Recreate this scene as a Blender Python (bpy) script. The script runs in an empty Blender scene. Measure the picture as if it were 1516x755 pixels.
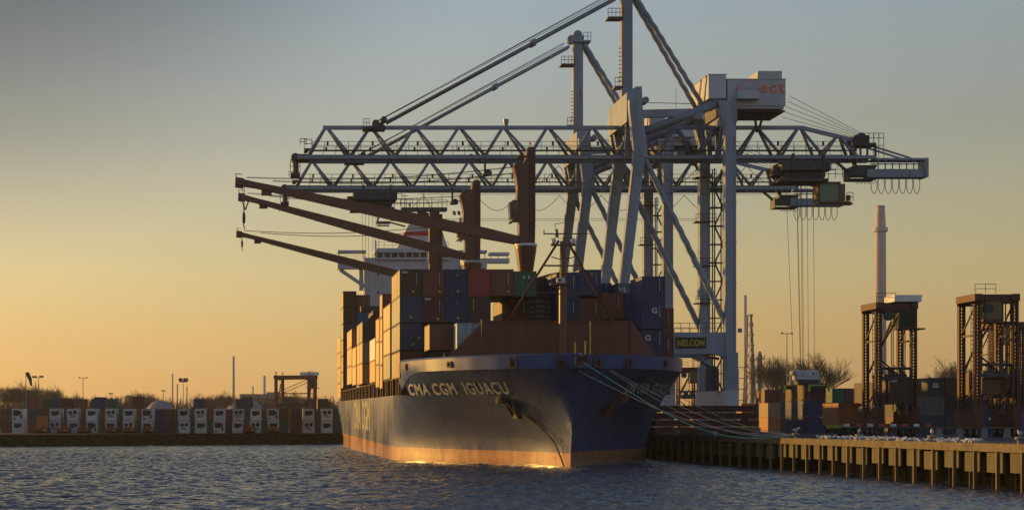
import bpy, math, random
from mathutils import Vector, Matrix, noise
random.seed(7)
R = math.radians
F, VX, HY, H = 2700.0, 385.0, 627.0, 4.2      # lens in photo pixels, vanishing point of the quay, eye height
def Xp(px, s): return (px - VX) / s           # s = photo pixels per metre at a depth
def Zp(py, s): return H + (HY - py) / s
def Yp(s): return F / s
scene = bpy.context.scene
COL = scene.collection
QZ = 2.75; QX = 46.5; SZ = 2.2
# ------------------------------------------------------------------ helpers
class MB:
    def __init__(s): s.v = []; s.f = []; s.m = []
    def add(s, vs, fs, m=0):
        n = len(s.v); s.v += [tuple(p) for p in vs]
        for f in fs: s.f.append([n + i for i in f]); s.m.append(m)
    def box(s, x0, x1, y0, y1, z0, z1, m=0):
        v = [(x, y, z) for z in (z0, z1) for y in (y0, y1) for x in (x0, x1)]
        s.add(v, [(0,2,3,1),(4,5,7,6),(0,1,5,4),(2,6,7,3),(0,4,6,2),(1,3,7,5)], m); return s
    def cb(s, c, d, m=0):
        return s.box(c[0]-d[0]/2, c[0]+d[0]/2, c[1]-d[1]/2, c[1]+d[1]/2, c[2]-d[2]/2, c[2]+d[2]/2, m)
    def beam(s, p, q, w, h=None, w2=None, h2=None, m=0):
        h = h or w; w2 = w2 or w; h2 = h2 or (h if w2 == w else h * w2 / w)
        p = Vector(p); q = Vector(q); d = (q - p).normalized()
        up = Vector((0,1,0)) if abs(d.y) < .9 else Vector((0,0,1))
        a = d.cross(up).normalized(); b = up if abs(d.dot(up)) < 1e-6 else a.cross(d).normalized()
        v = []
        for c, ww, hh in ((p, w, h), (q, w2, h2)):
            for i, j in ((-1,-1),(1,-1),(1,1),(-1,1)): v.append(c + a*(i*ww/2) + b*(j*hh/2))
        s.add(v, [(3,2,1,0),(4,5,6,7),(0,1,5,4),(1,2,6,5),(2,3,7,6),(3,0,4,7)], m); return s
    def tube(s, p, q, r, r2=None, n=8, m=0):
        return s.path([p, q], [r, r if r2 is None else r2], n, m)
    def path(s, pts, r, n=6, m=0):
        pts = [Vector(p) for p in pts]
        rs = r if isinstance(r, list) else [r]*len(pts)
        base = len(s.v); prev = None
        for i, p in enumerate(pts):
            d = (pts[min(i+1, len(pts)-1)] - pts[max(i-1, 0)]).normalized()
            if prev is None: prev = Vector((0,0,1)) if abs(d.z) < .9 else Vector((1,0,0))
            a = d.cross(prev).normalized(); b = a.cross(d).normalized(); prev = b
            for k in range(n):
                t = 2*math.pi*k/n
                s.v.append(tuple(p + a*(rs[i]*math.cos(t)) + b*(rs[i]*math.sin(t))))
        for i in range(len(pts)-1):
            for k in range(n):
                o = base + i*n; k2 = (k+1) % n
                s.f.append([o+k, o+k2, o+n+k2, o+n+k]); s.m.append(m)
        s.f.append([base+k for k in range(n)][::-1]); s.m.append(m)
        o = base + (len(pts)-1)*n
        s.f.append([o+k for k in range(n)]); s.m.append(m); return s
    def lathe(s, c, prof, n=16, m=0):
        c = Vector(c); base = len(s.v)
        for r, z in prof:
            for k in range(n):
                t = 2*math.pi*k/n; s.v.append((c.x + r*math.cos(t), c.y + r*math.sin(t), c.z + z))
        for i in range(len(prof)-1):
            for k in range(n):
                o = base+i*n; k2 = (k+1) % n
                s.f.append([o+k, o+k2, o+n+k2, o+n+k]); s.m.append(m)
        s.f.append([base+k for k in range(n)][::-1]); s.m.append(m)
        o = base+(len(prof)-1)*n; s.f.append([o+k for k in range(n)]); s.m.append(m); return s
    def prism(s, poly, y0, y1, m=0):           # poly in x,z extruded along y
        n = len(poly); v = [(x, y0, z) for x, z in poly] + [(x, y1, z) for x, z in poly]
        s.add(v, [tuple(range(n)), tuple(range(n, 2*n))[::-1]] + [(i, i+n, (i+1) % n + n, (i+1) % n) for i in range(n)], m); return s
    def helix(s, p, q, r, amp=.1, pitch=2.6, m=0):   # tube wound by a spiral strake
        p = Vector(p); q = Vector(q); L = (q-p).length; d = (q-p).normalized()
        a = d.cross(Vector((0,1,0))).normalized(); b = a.cross(d)
        n = max(8, int(L/pitch*8)); pts = []
        for i in range(n+1):
            t = i/n; w = min(1, 6*t, 6*(1-t)); an = t*L/pitch*2*math.pi
            pts.append(p + (q-p)*t + (a*math.cos(an)+b*math.sin(an))*amp*w)
        return s.path(pts, r, 7, m)
    def rail(s, p, q, h=1.1, sp=1.8, r=.035, m=0):
        p = Vector(p); q = Vector(q); n = max(1, int((q-p).length/sp))
        up = Vector((0,0,1))
        for k in (1, .5): s.tube(p+up*h*k, q+up*h*k, r, n=4, m=m)
        for i in range(n+1):
            c = p + (q-p)*(i/n); s.tube(c, c+up*h, r, n=4, m=m)
        return s
    def cut(s):
        s.cuts = getattr(s, 'cuts', []) + [(len(s.v), len(s.f))]; return s
    def each(s, name, mats, parent=None, org=None, smooth=False):
        cs = [(0,0)] + getattr(s, 'cuts', []) + [(len(s.v), len(s.f))]; out = []
        for (v0,f0),(v1,f1) in zip(cs, cs[1:]):
            if f1 > f0:
                m_ = MB(); m_.v = s.v[v0:v1]; m_.f = [[i-v0 for i in f] for f in s.f[f0:f1]]; m_.m = s.m[f0:f1]; out.append(m_.build(name, mats, parent, org, smooth))
        return out
    def build(s, name, mats, parent=None, org=None, smooth=False):
        o3 = Vector(org) if org is not None else (parent.matrix_basis.translation if parent and parent.parent is None else Vector((0,0,0)))
        if parent and parent.parent is not None and org is None:
            o3 = parent.parent.matrix_basis.translation
        me = bpy.data.meshes.new(name)
        me.from_pydata([(x-o3.x, y-o3.y, z-o3.z) for x, y, z in s.v], [], s.f)
        mats = mats if isinstance(mats, (list, tuple)) else [mats]
        for mm in mats: me.materials.append(mm)
        if len(mats) > 1:
            for p, i in zip(me.polygons, s.m): p.material_index = i
        if smooth: me.polygons.foreach_set('use_smooth', [True]*len(me.polygons))
        me.update()
        o = bpy.data.objects.new(name, me); COL.objects.link(o)
        if parent: o.parent = parent
        elif org is not None: o.location = o3
        return o
def tag(o, label=None, cat=None, group=None, kind=None):
    if label: o['label'] = label
    if cat: o['category'] = cat
    if group: o['group'] = group
    if kind: o['kind'] = kind
    return o
def empty(name, loc, label, cat, group=None):
    o = bpy.data.objects.new(name, None); COL.objects.link(o); o.location = loc
    o.empty_display_size = .5
    return tag(o, label, cat, group)
def dup(o, loc=None, label=None, rz=None, scale=None, parent=None):
    c = o.copy(); COL.objects.link(c)
    if parent: c.parent = parent
    if loc is not None: c.location = loc
    if rz is not None: c.rotation_euler.z = rz
    if scale is not None: c.scale = (scale,)*3
    if label: c['label'] = label
    for ch in list(o.children): dup(ch, parent=c)
    return c
ORD = ['first','second','third','fourth','fifth','sixth','seventh','eighth','ninth','tenth','eleventh','twelfth','thirteenth','fourteenth','fifteenth','sixteenth','seventeenth','eighteenth','nineteenth','twentieth']
# ------------------------------------------------------------------ materials
def N(nt, t, **kw):
    n = nt.nodes.new(t)
    for k, v in kw.items(): setattr(n, k, v)
    return n
def paint(name, col, rough=.55, var=.25, scale=1.2, rust=0.0, metal=0.0, bump=0.0, obcol=False, spec=.5, streak=False, rustcol=(.13,.045,.02)):
    m = bpy.data.materials.new(name); m.use_nodes = True; nt = m.node_tree
    b = nt.nodes['Principled BSDF']; L = nt.links.new
    tc = N(nt, 'ShaderNodeTexCoord'); mp = N(nt, 'ShaderNodeMapping')
    L(tc.outputs['Object'], mp.inputs[0])
    mp.inputs['Scale'].default_value = (1,1,.18 if streak else 1)
    oi = N(nt, 'ShaderNodeObjectInfo')
    L(oi.outputs['Random'], mp.inputs['Location']) 
    nz = N(nt, 'ShaderNodeTexNoise'); nz.inputs['Scale'].default_value = scale; nz.inputs['Detail'].default_value = 6
    L(mp.outputs[0], nz.inputs['Vector'])
    mr = N(nt, 'ShaderNodeMapRange'); mr.inputs[3].default_value = 1-var*1.6; mr.inputs[4].default_value = 1+var*1.2
    mr.inputs[1].default_value = .25; mr.inputs[2].default_value = .75
    L(nz.outputs['Fac'], mr.inputs[0])
    mx = N(nt, 'ShaderNodeMix', data_type='RGBA', blend_type='MULTIPLY'); mx.inputs[0].default_value = 1
    if obcol: L(oi.outputs['Color'], mx.inputs[6])
    else: mx.inputs[6].default_value = (*col, 1)
    rb_ = N(nt, 'ShaderNodeMapRange'); rb_.inputs[3].default_value = .86; rb_.inputs[4].default_value = 1.14; L(oi.outputs['Random'], rb_.inputs[0])
    mm_ = N(nt, 'ShaderNodeMath', operation='MULTIPLY'); L(mr.outputs[0], mm_.inputs[0]); L(rb_.outputs[0], mm_.inputs[1])
    L(mm_.outputs[0], mx.inputs[7]); out = mx.outputs[2]
    if rust > 0:
        n2 = N(nt, 'ShaderNodeTexNoise'); n2.inputs['Scale'].default_value = scale*2.3; n2.inputs['Detail'].default_value = 8; n2.inputs['Roughness'].default_value = .7
        L(mp.outputs[0], n2.inputs['Vector'])
        cr = N(nt, 'ShaderNodeValToRGB'); cr.color_ramp.elements[0].position = .62-rust*.25; cr.color_ramp.elements[1].position = .72-rust*.2
        L(n2.outputs['Fac'], cr.inputs[0])
        m2 = N(nt, 'ShaderNodeMix', data_type='RGBA'); L(cr.outputs[0], m2.inputs[0]); L(out, m2.inputs[6]); m2.inputs[7].default_value = (*rustcol, 1)
        out = m2.outputs[2]
    L(out, b.inputs['Base Color'])
    r2 = N(nt, 'ShaderNodeMapRange'); r2.inputs[3].default_value = max(.05, rough-.12); r2.inputs[4].default_value = min(1, rough+.15)
    L(nz.outputs['Fac'], r2.inputs[0]); L(r2.outputs[0], b.inputs['Roughness'])
    b.inputs['Metallic'].default_value = metal; b.inputs['Specular IOR Level'].default_value = spec
    if bump:
        bp = N(nt, 'ShaderNodeBump'); bp.inputs['Strength'].default_value = bump; bp.inputs['Distance'].default_value = .1
        L(nz.outputs['Fac'], bp.inputs['Height']); L(bp.outputs[0], b.inputs['Normal'])
    return m
M = {}
M['cont'] = paint('container_paint', (1,1,1), .5, .22, 1.6, rust=.12, obcol=True, streak=True)
M['contframe'] = paint('container_frame_paint', (1,1,1), .5, .3, 3, rust=.3, obcol=True)
M['white'] = paint('white_paint', (.62,.62,.62), .45, .1, 1, rust=.05)
M['house'] = paint('ship_white_paint', (.54,.54,.57), .5, .12, .5, rust=.08, streak=True)
M['crane'] = paint('crane_grey_blue_paint', (.20,.245,.31), .42, .16, .5, rust=.06, streak=True)
M['cranedark'] = paint('dark_machinery_steel', (.05,.055,.06), .6, .3, 2, rust=.2)
M['cranewhite'] = paint('machinery_house_paint', (.42,.44,.48), .45, .1, .4, rust=.06, streak=True)
M['wire'] = paint('steel_wire', (.06,.06,.065), .5, .1, 3)
M['brown'] = paint('deck_crane_red_brown_paint', (.115,.04,.026), .38, .2, .6, rust=.1, streak=True)
M['breakw'] = paint('red_oxide_deck_paint', (.115,.038,.026), .6, .22, .6, rust=.2, streak=True)
M['rusty'] = paint('rusty_steel', (.085,.036,.024), .8, .4, 3, rust=.5, bump=.3)
M['glass'] = paint('dark_window_glass', (.03,.045,.045), .08, .05, 1)
M['greenglass'] = paint('green_tinted_glass', (.05,.16,.11), .1, .05, 1)
M['cabglass'] = paint('dark_cab_glass', (.02,.05,.035), .1, .05, 1)
M['black'] = paint('black_rubber', (.02,.02,.02), .8, .2, 2)
M['yellow'] = paint('yellow_paint', (.6,.42,.03), .5, .2, 2, rust=.1)
M['lime'] = paint('lime_yellow_paint', (.34,.4,.03), .5, .2, 2, rust=.1)
M['letter'] = paint('white_lettering', (.62,.62,.6), .5, .2, 3, rust=.05)
M['orange'] = paint('straddle_orange_paint', (.085,.026,.013), .6, .25, 2, rust=.12, rustcol=(.05,.02,.01))
M['redl'] = paint('orange_red_lettering', (.7,.12,.04), .5, .1, 3)
M['signyellow'] = paint('faded_sign_yellow', (.33,.27,.03), .6, .15, 3)
M['red'] = paint('red_paint', (.5,.05,.03), .5, .2, 2)
M['darkbrown'] = paint('dark_brown_coaming', (.035,.022,.018), .8, .3, 1)
M['concrete'] = paint('quay_concrete', (.105,.09,.045), .85, .35, 1.1, rust=.25, bump=.6, streak=True, rustcol=(.10,.11,.03))
M['capbeam'] = paint('quay_cap_concrete', (.13,.10,.055), .85, .35, 1.5, bump=.5)
M['pile'] = paint('weathered_timber', (.17,.12,.055), .85, .4, 3, rust=.3, bump=.6, streak=True, rustcol=(.06,.05,.03))
M['underdeck_shade'] = paint('quay_back_wall_painted_shade', (.006,.006,.005), 1, .4, 1, spec=0)  # near-black colour stands in for the deep shade under the quay deck
M['rustred'] = paint('rust_red_straddle_paint', (.22,.065,.03), .5, .25, 2, rust=.25)
M['asphalt'] = paint('asphalt', (.06,.06,.062), .9, .25, .25, bump=.1, spec=.2)
M['land'] = paint('yard_ground', (.055,.048,.036), .95, .3, .1, spec=.1)
M['bank'] = paint('bank_earth_and_grass', (.035,.028,.013), 1.0, .5, 1.0, bump=1.0, spec=.0)
M['bark'] = paint('bare_bark', (.07,.048,.032), .9, .3, 4)
M['barkfar'] = paint('far_bare_bark', (.09,.06,.04), .9, .3, .4)
M['chim'] = paint('chimney_concrete', (.5,.42,.38), .85, .15, .05, streak=True)
M['farsteel'] = paint('far_steel', (.22,.2,.19), .7, .2, .3)
M['farbuild'] = paint('far_building_wall', (.2,.16,.13), .9, .2, .05)
M['gull'] = paint('gull_white', (.7,.7,.7), .8, .1, 8)
M['gullgrey'] = paint('gull_grey_wing', (.32,.33,.36), .8, .1, 8)
M['rope'] = paint('pale_mooring_rope', (.42,.36,.3), .9, .2, 6)
M['ropegreen'] = paint('green_mooring_rope', (.12,.42,.34), .8, .2, 6)
M['reefer'] = paint('reefer_unit_white', (.5,.5,.5), .5, .2, 3, rust=.05)
# ------------------------------------------------------------------ text
def text_geo(txt, bold=.0):
    cu = bpy.data.curves.new('t', 'FONT'); cu.body = txt; cu.size = 1; cu.offset = bold; cu.space_character = 1.12; cu.resolution_u = 3
    ob = bpy.data.objects.new('t', cu); COL.objects.link(ob)
    dg = bpy.context.evaluated_depsgraph_get(); me = bpy.data.meshes.new_from_object(ob.evaluated_get(dg))
    import bmesh
    bm = bmesh.new(); bm.from_mesh(me); bmesh.ops.triangulate(bm, faces=bm.faces)
    for _ in range(2): 
        es = [e for e in bm.edges if e.calc_length() > .18]
        if es: bmesh.ops.subdivide_edges(bm, edges=es, cuts=1); bmesh.ops.triangulate(bm, faces=bm.faces)
    v = [tuple(x.co) for x in bm.verts]; bm.verts.index_update(); f = [[x.index for x in p.verts] for p in bm.faces]
    bm.free(); bpy.data.objects.remove(ob); bpy.data.curves.remove(cu); bpy.data.meshes.remove(me)
    x0 = min(a[0] for a in v); x1 = max(a[0] for a in v); y0 = min(a[1] for a in v); y1 = max(a[1] for a in v)
    return [((a[0]-x0)/(x1-x0), (a[1]-y0)/(y1-y0)) for a in v], f
def text_front(mb, txt, x0, x1, y, z0, z1, bold=.02, m=0):
    v, f = text_geo(txt, .0); bw = bold*1.5*(z1-z0)
    for k, (du, dw) in enumerate(((0,0),(1,0),(-1,0),(0,1),(0,-1)) if bold > .01 else ((0,0),)):
        mb.add([(x0+bw+u*(x1-x0-2*bw)+du*bw, y-.002*k, z0+bw+w*(z1-z0-2*bw)+dw*bw) for u, w in v], f, m)
# ------------------------------------------------------------------ camera, sun, sky
cam = bpy.data.cameras.new('camera'); co = bpy.data.objects.new('camera', cam); COL.objects.link(co)
co.location = (0,0,H); co.rotation_euler = (R(90),0,0)
cam.lens = F/1516*36; cam.sensor_width = 36; cam.shift_x = (758-VX)/1516; cam.shift_y = (HY-377.5)/1516
cam.clip_end = 20000; cam.clip_start = 1; scene.camera = co
SUN_AZ, SUN_EL = 52, 6.5      # degrees left of the quay direction, height
sdir = Vector((-math.sin(R(SUN_AZ))*math.cos(R(SUN_EL)), math.cos(R(SUN_AZ))*math.cos(R(SUN_EL)), math.sin(R(SUN_EL))))
sl = bpy.data.lights.new('sun', 'SUN'); so = bpy.data.objects.new('sun', sl); COL.objects.link(so)
so.rotation_euler = sdir.to_track_quat('Z', 'Y').to_euler(); sl.energy = 5.0; sl.angle = R(.6); sl.color = (1,.54,.11)
w = bpy.data.worlds.new('World'); scene.world = w; w.use_nodes = True; nt = w.node_tree; L = nt.links.new
bg = nt.nodes['Background']
sky = N(nt, 'ShaderNodeTexSky', sky_type='NISHITA'); sky.sun_disc = False
sky.sun_elevation = R(SUN_EL); sky.sun_rotation = R(-SUN_AZ); sky.dust_density = 0.5; sky.air_density = 1.3; sky.ozone_density = 1.5
tc = N(nt, 'ShaderNodeTexCoord'); sp = N(nt, 'ShaderNodeSeparateXYZ'); L(tc.outputs['Generated'], sp.inputs[0])
cr = N(nt, 'ShaderNodeValToRGB'); el = cr.color_ramp.elements
TINT = [(0, (0.52, 0.488, 0.7)), (0.01, (0.504, 0.468, 0.64)), (0.025, (0.48, 0.44, 0.552)), (0.047, (0.5, 0.424, 0.472)), (0.084, (0.54, 0.46, 0.464)), (0.12, (0.532, 0.452, 0.472)), (0.155, (0.508, 0.44, 0.488)), (0.21, (0.568, 0.512, 0.6)), (0.35, (0.644, 0.653, 0.874)), (0.55, (0.46, 0.506, 0.713)), (1, (0.26, 0.288, 0.42))]
el[0].position, el[0].color = TINT[0][0], (*TINT[0][1],1); el[1].position, el[1].color = TINT[-1][0], (*TINT[-1][1],1)
for p, c in TINT[1:-1]:
    e = el.new(p); e.color = (*c,1)
L(sp.outputs['Z'], cr.inputs[0])
mx = N(nt, 'ShaderNodeMix', data_type='RGBA', blend_type='MULTIPLY'); mx.inputs[0].default_value = 1
L(sky.outputs[0], mx.inputs[6]); L(cr.outputs[0], mx.inputs[7]); vm = N(nt, 'ShaderNodeVectorMath', operation='SCALE')
dp = N(nt, 'ShaderNodeVectorMath', operation='DOT_PRODUCT'); L(tc.outputs['Generated'], dp.inputs[0])
dp.inputs[1].default_value = (math.sin(R(-14))*math.cos(R(30)), math.cos(R(-14))*math.cos(R(30)), math.sin(R(30)))   # sky darkened softly up to the left, standing in for a vignette
mrs = N(nt, 'ShaderNodeMapRange', interpolation_type='SMOOTHSTEP'); mrs.inputs[1].default_value = math.cos(R(26.5)); mrs.inputs[2].default_value = math.cos(R(15)); mrs.inputs[3].default_value = 2; mrs.inputs[4].default_value = .55
L(dp.outputs['Value'], mrs.inputs[0]); L(mrs.outputs[0], vm.inputs['Scale']); L(mx.outputs[2], vm.inputs[0]); L(vm.outputs[0], bg.inputs[0])
bg.inputs[1].default_value = .15
scene.view_settings.view_transform = 'Standard'; scene.view_settings.look = 'None'; scene.view_settings.gamma = 1
scene.view_settings.exposure = 0
# ------------------------------------------------------------------ water, land
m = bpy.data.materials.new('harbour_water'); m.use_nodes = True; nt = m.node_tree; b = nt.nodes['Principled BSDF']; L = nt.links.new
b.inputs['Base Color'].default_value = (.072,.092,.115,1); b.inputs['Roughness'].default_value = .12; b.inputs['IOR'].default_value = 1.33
tc = N(nt, 'ShaderNodeTexCoord'); last = None
for sc, st, det, sx in ((1.6,.35,3,(1,.7,1)),(4.5,.1,3,(1,.7,1))):
    mp = N(nt, 'ShaderNodeMapping'); mp.inputs['Scale'].default_value = sx; mp.inputs['Rotation'].default_value = (0,0,.35)
    L(tc.outputs['Object'], mp.inputs[0])
    nz = N(nt, 'ShaderNodeTexNoise'); nz.inputs['Scale'].default_value = sc; nz.inputs['Detail'].default_value = det; L(mp.outputs[0], nz.inputs['Vector'])
    ml = N(nt, 'ShaderNodeMath', operation='MULTIPLY'); ml.inputs[1].default_value = st; L(nz.outputs['Fac'], ml.inputs[0])
    if last is None: last = ml.outputs[0]
    else:
        ad = N(nt, 'ShaderNodeMath', operation='ADD'); L(last, ad.inputs[0]); L(ml.outputs[0], ad.inputs[1]); last = ad.outputs[0]
bp = N(nt, 'ShaderNodeBump'); bp.inputs['Strength'].default_value = 1; bp.inputs['Distance'].default_value = 1.0
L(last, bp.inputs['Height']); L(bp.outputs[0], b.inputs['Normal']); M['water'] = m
import numpy as np
rg = np.random.RandomState(5); waves = []
for i in range(90):
    lam = .42*(8/.42)**(i/89)**1.0; th = rg.normal(0,.75)+R(115); ph = rg.uniform(0,6.283); k = 2*math.pi/lam
    waves.append((k*math.cos(th), k*math.sin(th), ph, .0085*lam**.7*(1 if lam < 2.5 else .45)))
def wave_tile(x0, x1, y0, y1, st, lmin, edges):
    nx = int((x1-x0)/st)+1; ny = int((y1-y0)/st)+1
    xx, yy = np.meshgrid(np.linspace(x0,x1,nx), np.linspace(y0,y1,ny)); z = np.zeros_like(xx)
    for kx, ky, ph, am in waves:
        if 2*math.pi/math.hypot(kx,ky) < lmin: continue
        arg = kx*xx+ky*yy+ph; z += am*(np.sin(arg)+.25*np.sin(2*arg+1))*(np.clip((y1-yy)/70,0,1) if lmin == 0 and 2*math.pi/math.hypot(kx,ky) < 1.1 else 1)
    z *= np.clip((xx-x0)/8,0,1)*np.clip((y1-yy)/6,0,1)*(np.clip((yy-y0)/6,0,1) if edges else 1)*.66
    co_ = np.stack([xx,yy,z],-1).reshape(-1,3); idx = np.arange(nx*ny).reshape(ny,nx)
    fa = np.stack([idx[:-1,:-1],idx[:-1,1:],idx[1:,1:],idx[1:,:-1]],-1).reshape(-1,4)
    return co_, fa
tiles = [wave_tile(-58,QX+4.2,70,300,.25,.0,True), wave_tile(-120,QX+4.2,294,430,.5,1.1,True)]
ring = np.array([(-4000,-300,0),(4000,-300,0),(4000,70,0),(-4000,70,0),(-4000,300,0),(-58,70,0),(-58,300,0),(-4000,7000,0),(-120,294.5,0),(-120,7000,0),(4000,430,0),(4000,7000,0),(-120,430,0)],float)
rf = [(0,1,2,3),(3,5,6,4),(4,8,9,7),(12,10,11,9)]
allc = np.concatenate([ring]+[t[0] for t in tiles]); me = bpy.data.meshes.new('water')
off = len(ring); fs = [np.array(rf)]
for t in tiles: fs.append(t[1]+off); off += len(t[0])
fs = np.concatenate(fs)
me.vertices.add(len(allc)); me.vertices.foreach_set('co', allc.ravel()); me.loops.add(fs.size); me.loops.foreach_set('vertex_index', fs.ravel().astype('i'))
me.polygons.add(len(fs)); me.polygons.foreach_set('loop_start', np.arange(0,fs.size,4,dtype='i')); me.polygons.foreach_set('loop_total', np.full(len(fs),4,dtype='i'))
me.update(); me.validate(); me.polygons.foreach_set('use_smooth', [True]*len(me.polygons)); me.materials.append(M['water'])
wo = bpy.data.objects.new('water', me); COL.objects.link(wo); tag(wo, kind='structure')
# right-hand quay yard
mb = MB(); mb.add([(QX+.9,40,QZ),(3500,40,QZ),(3500,5000,QZ),(QX+.9,5000,QZ)], [(0,1,2,3)])
tag(mb.build('yard_ground', M['asphalt']), kind='structure')
def shoreY(x): return 372 + .69*(x-15.3)
pts = [-340, -200, -120, -80, -45, -20, 0, 15.3, 30, QX+.9]
mb = MB(); n = len(pts)
mb.add([(x, shoreY(x)+6, SZ) for x in pts] + [(x if x > -300 else -4000, 6000, SZ) for x in pts], [(i, i+1, n+i+1, n+i) for i in range(n-1)])
mb.add([(-340, shoreY(-340)+6, SZ), (-4000, 6000, SZ), (-4000, shoreY(-340)+6, SZ)], [(0,1,2)])
tag(mb.build('far_shore_ground', M['land']), kind='structure')
mb = MB(); xs = [-340+i*1.6 for i in range(int((QX+340)/1.6)+1)]; rows = 9
vs = []
for x in xs:
    for j in range(rows):
        t = j/(rows-1); k = noise.noise(Vector((x*.35, j*1.3, 0)))*.22*(1 if 0 < j < rows-1 else 0)
        vs.append((x, shoreY(x)+t*6.3+k*2, -.5+(SZ+.52)*min(1,t*1.06)+k))
mb.add(vs, [(i*rows+j, (i+1)*rows+j, (i+1)*rows+j+1, i*rows+j+1) for i in range(len(xs)-1) for j in range(rows-1)])
tag(mb.build('earth_bank', M['bank']), kind='structure')
# ------------------------------------------------------------------ quay wall
qw = empty('quay_wall', (QX,60,0), 'weathered concrete quay wall on timber piles, running from the ship to the right edge', 'quay wall')
y0, y1 = 60.0, 395.0
mb = MB(); mb.box(QX, QX+1.2, y0, y1, QZ-.34, QZ+.06); mb.box(QX+1.2, QX+3.6, y0, y1, QZ-.3, QZ-.02); mb.box(QX+.02, QX+.4, y0, y1, QZ+.06, QZ+.2)
mb.build('cap_beam', M['capbeam'], qw)
mb = MB(); mb.box(QX+3.6, QX+3.9, y0, y1, -3, QZ-.03); mb.build('back_wall', M['underdeck_shade'], qw)
pan = None; pil = None; rp = None; i = 0; y = 111.2-3.65*6
while y < 390:
    if i == 0:
        pan = MB().box(QX+.28, QX+.45, y+.1, y+2.62, 1.15, QZ-.34).build('hanging_panel', M['concrete'], qw)
        pil = MB().box(QX-.14, QX+.08, y-.08, y+.09, -2, QZ-.3).build('pile', M['pile'], qw)
        rp = MB().tube((QX+.85, y+3.05, -2), (QX+.85, y+3.05, QZ-.5), .075, n=8).build('raking_pile', M['pile'], qw)
        for o in (pan, pil, rp): o['_y'] = 0
        a, bb, c = pan, pil, rp
    else:
        for o in (a, bb, c):
            q = o.copy(); COL.objects.link(q); q.parent = qw; q.location = (random.uniform(-.04,.05) if o is not bb else 0, 3.65*i+random.uniform(-.12,.12), random.uniform(-.14,.1) if o is a else 0)
    i += 1; y += 3.65
for o in (a, bb, c): del o['_y']
# bollards and gulls
def gull_mesh():
    mb = MB()
    prof = [(0.01,-.22),(.05,-.16),(.085,-.05),(.09,.04),(.065,.12),(.04,.16),(.05,.2),(.045,.25),(.01,.29)]
    n = 8; base = 0; vs = []
    for r, t in prof:
        zc = .17 + (.02*t) + (.09 if t > .15 else (.03 if t > .1 else 0))
        for k in range(n):
            an = 2*math.pi*k/n; vs.append((r*math.cos(an), t, zc + r*.9*math.sin(an)))
    fs = [[i*n+k, i*n+(k+1) % n, (i+1)*n+(k+1) % n, (i+1)*n+k] for i in range(len(prof)-1) for k in range(n)]
    mb.add(vs, fs, 0)
    for sx in (-1,1):
        mb.add([(sx*.095,.1,.2),(sx*.1,-.05,.14),(sx*.03,-.34,.17),(sx*.05,-.05,.25),(sx*.06,.1,.235)], [(0,1,3,4),(1,2,3)], 1)
        mb.tube((sx*.03,0,0),(sx*.03,0,.1),.008,n=4,m=2)
    mb.path([(0,.28,.265),(0,.345,.255)], [.014,.003], 4, 2)
    return mb
g0 = gull_mesh().build('gull', [M['gull'], M['gullgrey'], M['yellow']], org=None, smooth=True)
def bollard_mesh():
    mb = MB(); mb.lathe((0,0,0), [(.32,0),(.32,.06),(.17,.1),(.16,.35),(.3,.42),(.34,.5),(.28,.58),(.05,.6)], 14)
    return mb
bol = None; gulls = []; gi = 0
BP = [(1510,'nearest the right edge of the photo'),(1380,'right of the middle of the gull flock'),(1272,'left part of the gull flock'),(1178,'where the mooring lines from the bow are made fast'),(1117,'second beyond the mooring-line bollard'),(1058,'third beyond the mooring-line bollard'),(1002,'in front of the rusty hatch covers'),(957,'closest to the ship hull')]
BP[4] = (1117,'just beyond the mooring-line bollard')
for i, (px, w_) in enumerate(BP):
    X = QX+.9; s = (px-VX)/X; Y = F/s
    lab = 'mooring bollard on the quay edge, ' + w_
    if bol is None:
        bol = bollard_mesh().build('bollard', M['white'] if False else M['farsteel'], org=None, smooth=True); bol.location = (X,Y,QZ+.06)
        tag(bol, lab, 'bollard', 'mooring bollards along the quay edge')
    else: dup(bol, (X,Y,QZ+.06), lab)
    if px in (1272,1380,1510,1178):
        gulls.append((X,Y,QZ+.65, {1272:'on the bollard in the left part of the flock',1380:'on the bollard right of the middle of the flock',1510:'on the bollard at the right edge',1178:'on the bollard holding the mooring lines'}[px]))
for i in range(150):
    px = 1212 + 240*random.random()**.9; X = QX+.45+random.random()**1.3*3.0; Y = F*X/(px-VX)
    gulls.append((X,Y,QZ+(.2 if X < QX+.4 else .06),None))
for i, (x,y,z,wh) in enumerate(gulls):
    o = g0 if i == 0 else g0.copy()
    if i: COL.objects.link(o)
    o.location = (x,y,z); o.rotation_euler = (0,0,random.uniform(0,6.28)); k = random.uniform(.95,1.25)*(1.35 if wh else 1.15); o.scale = (k,k,k)
    if wh: tag(o, 'white gull perched '+wh, 'gull', 'gulls on the quay')
    else: tag(o, 'one of the many white gulls resting on the quay edge', 'gull', 'gulls on the quay')
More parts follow.
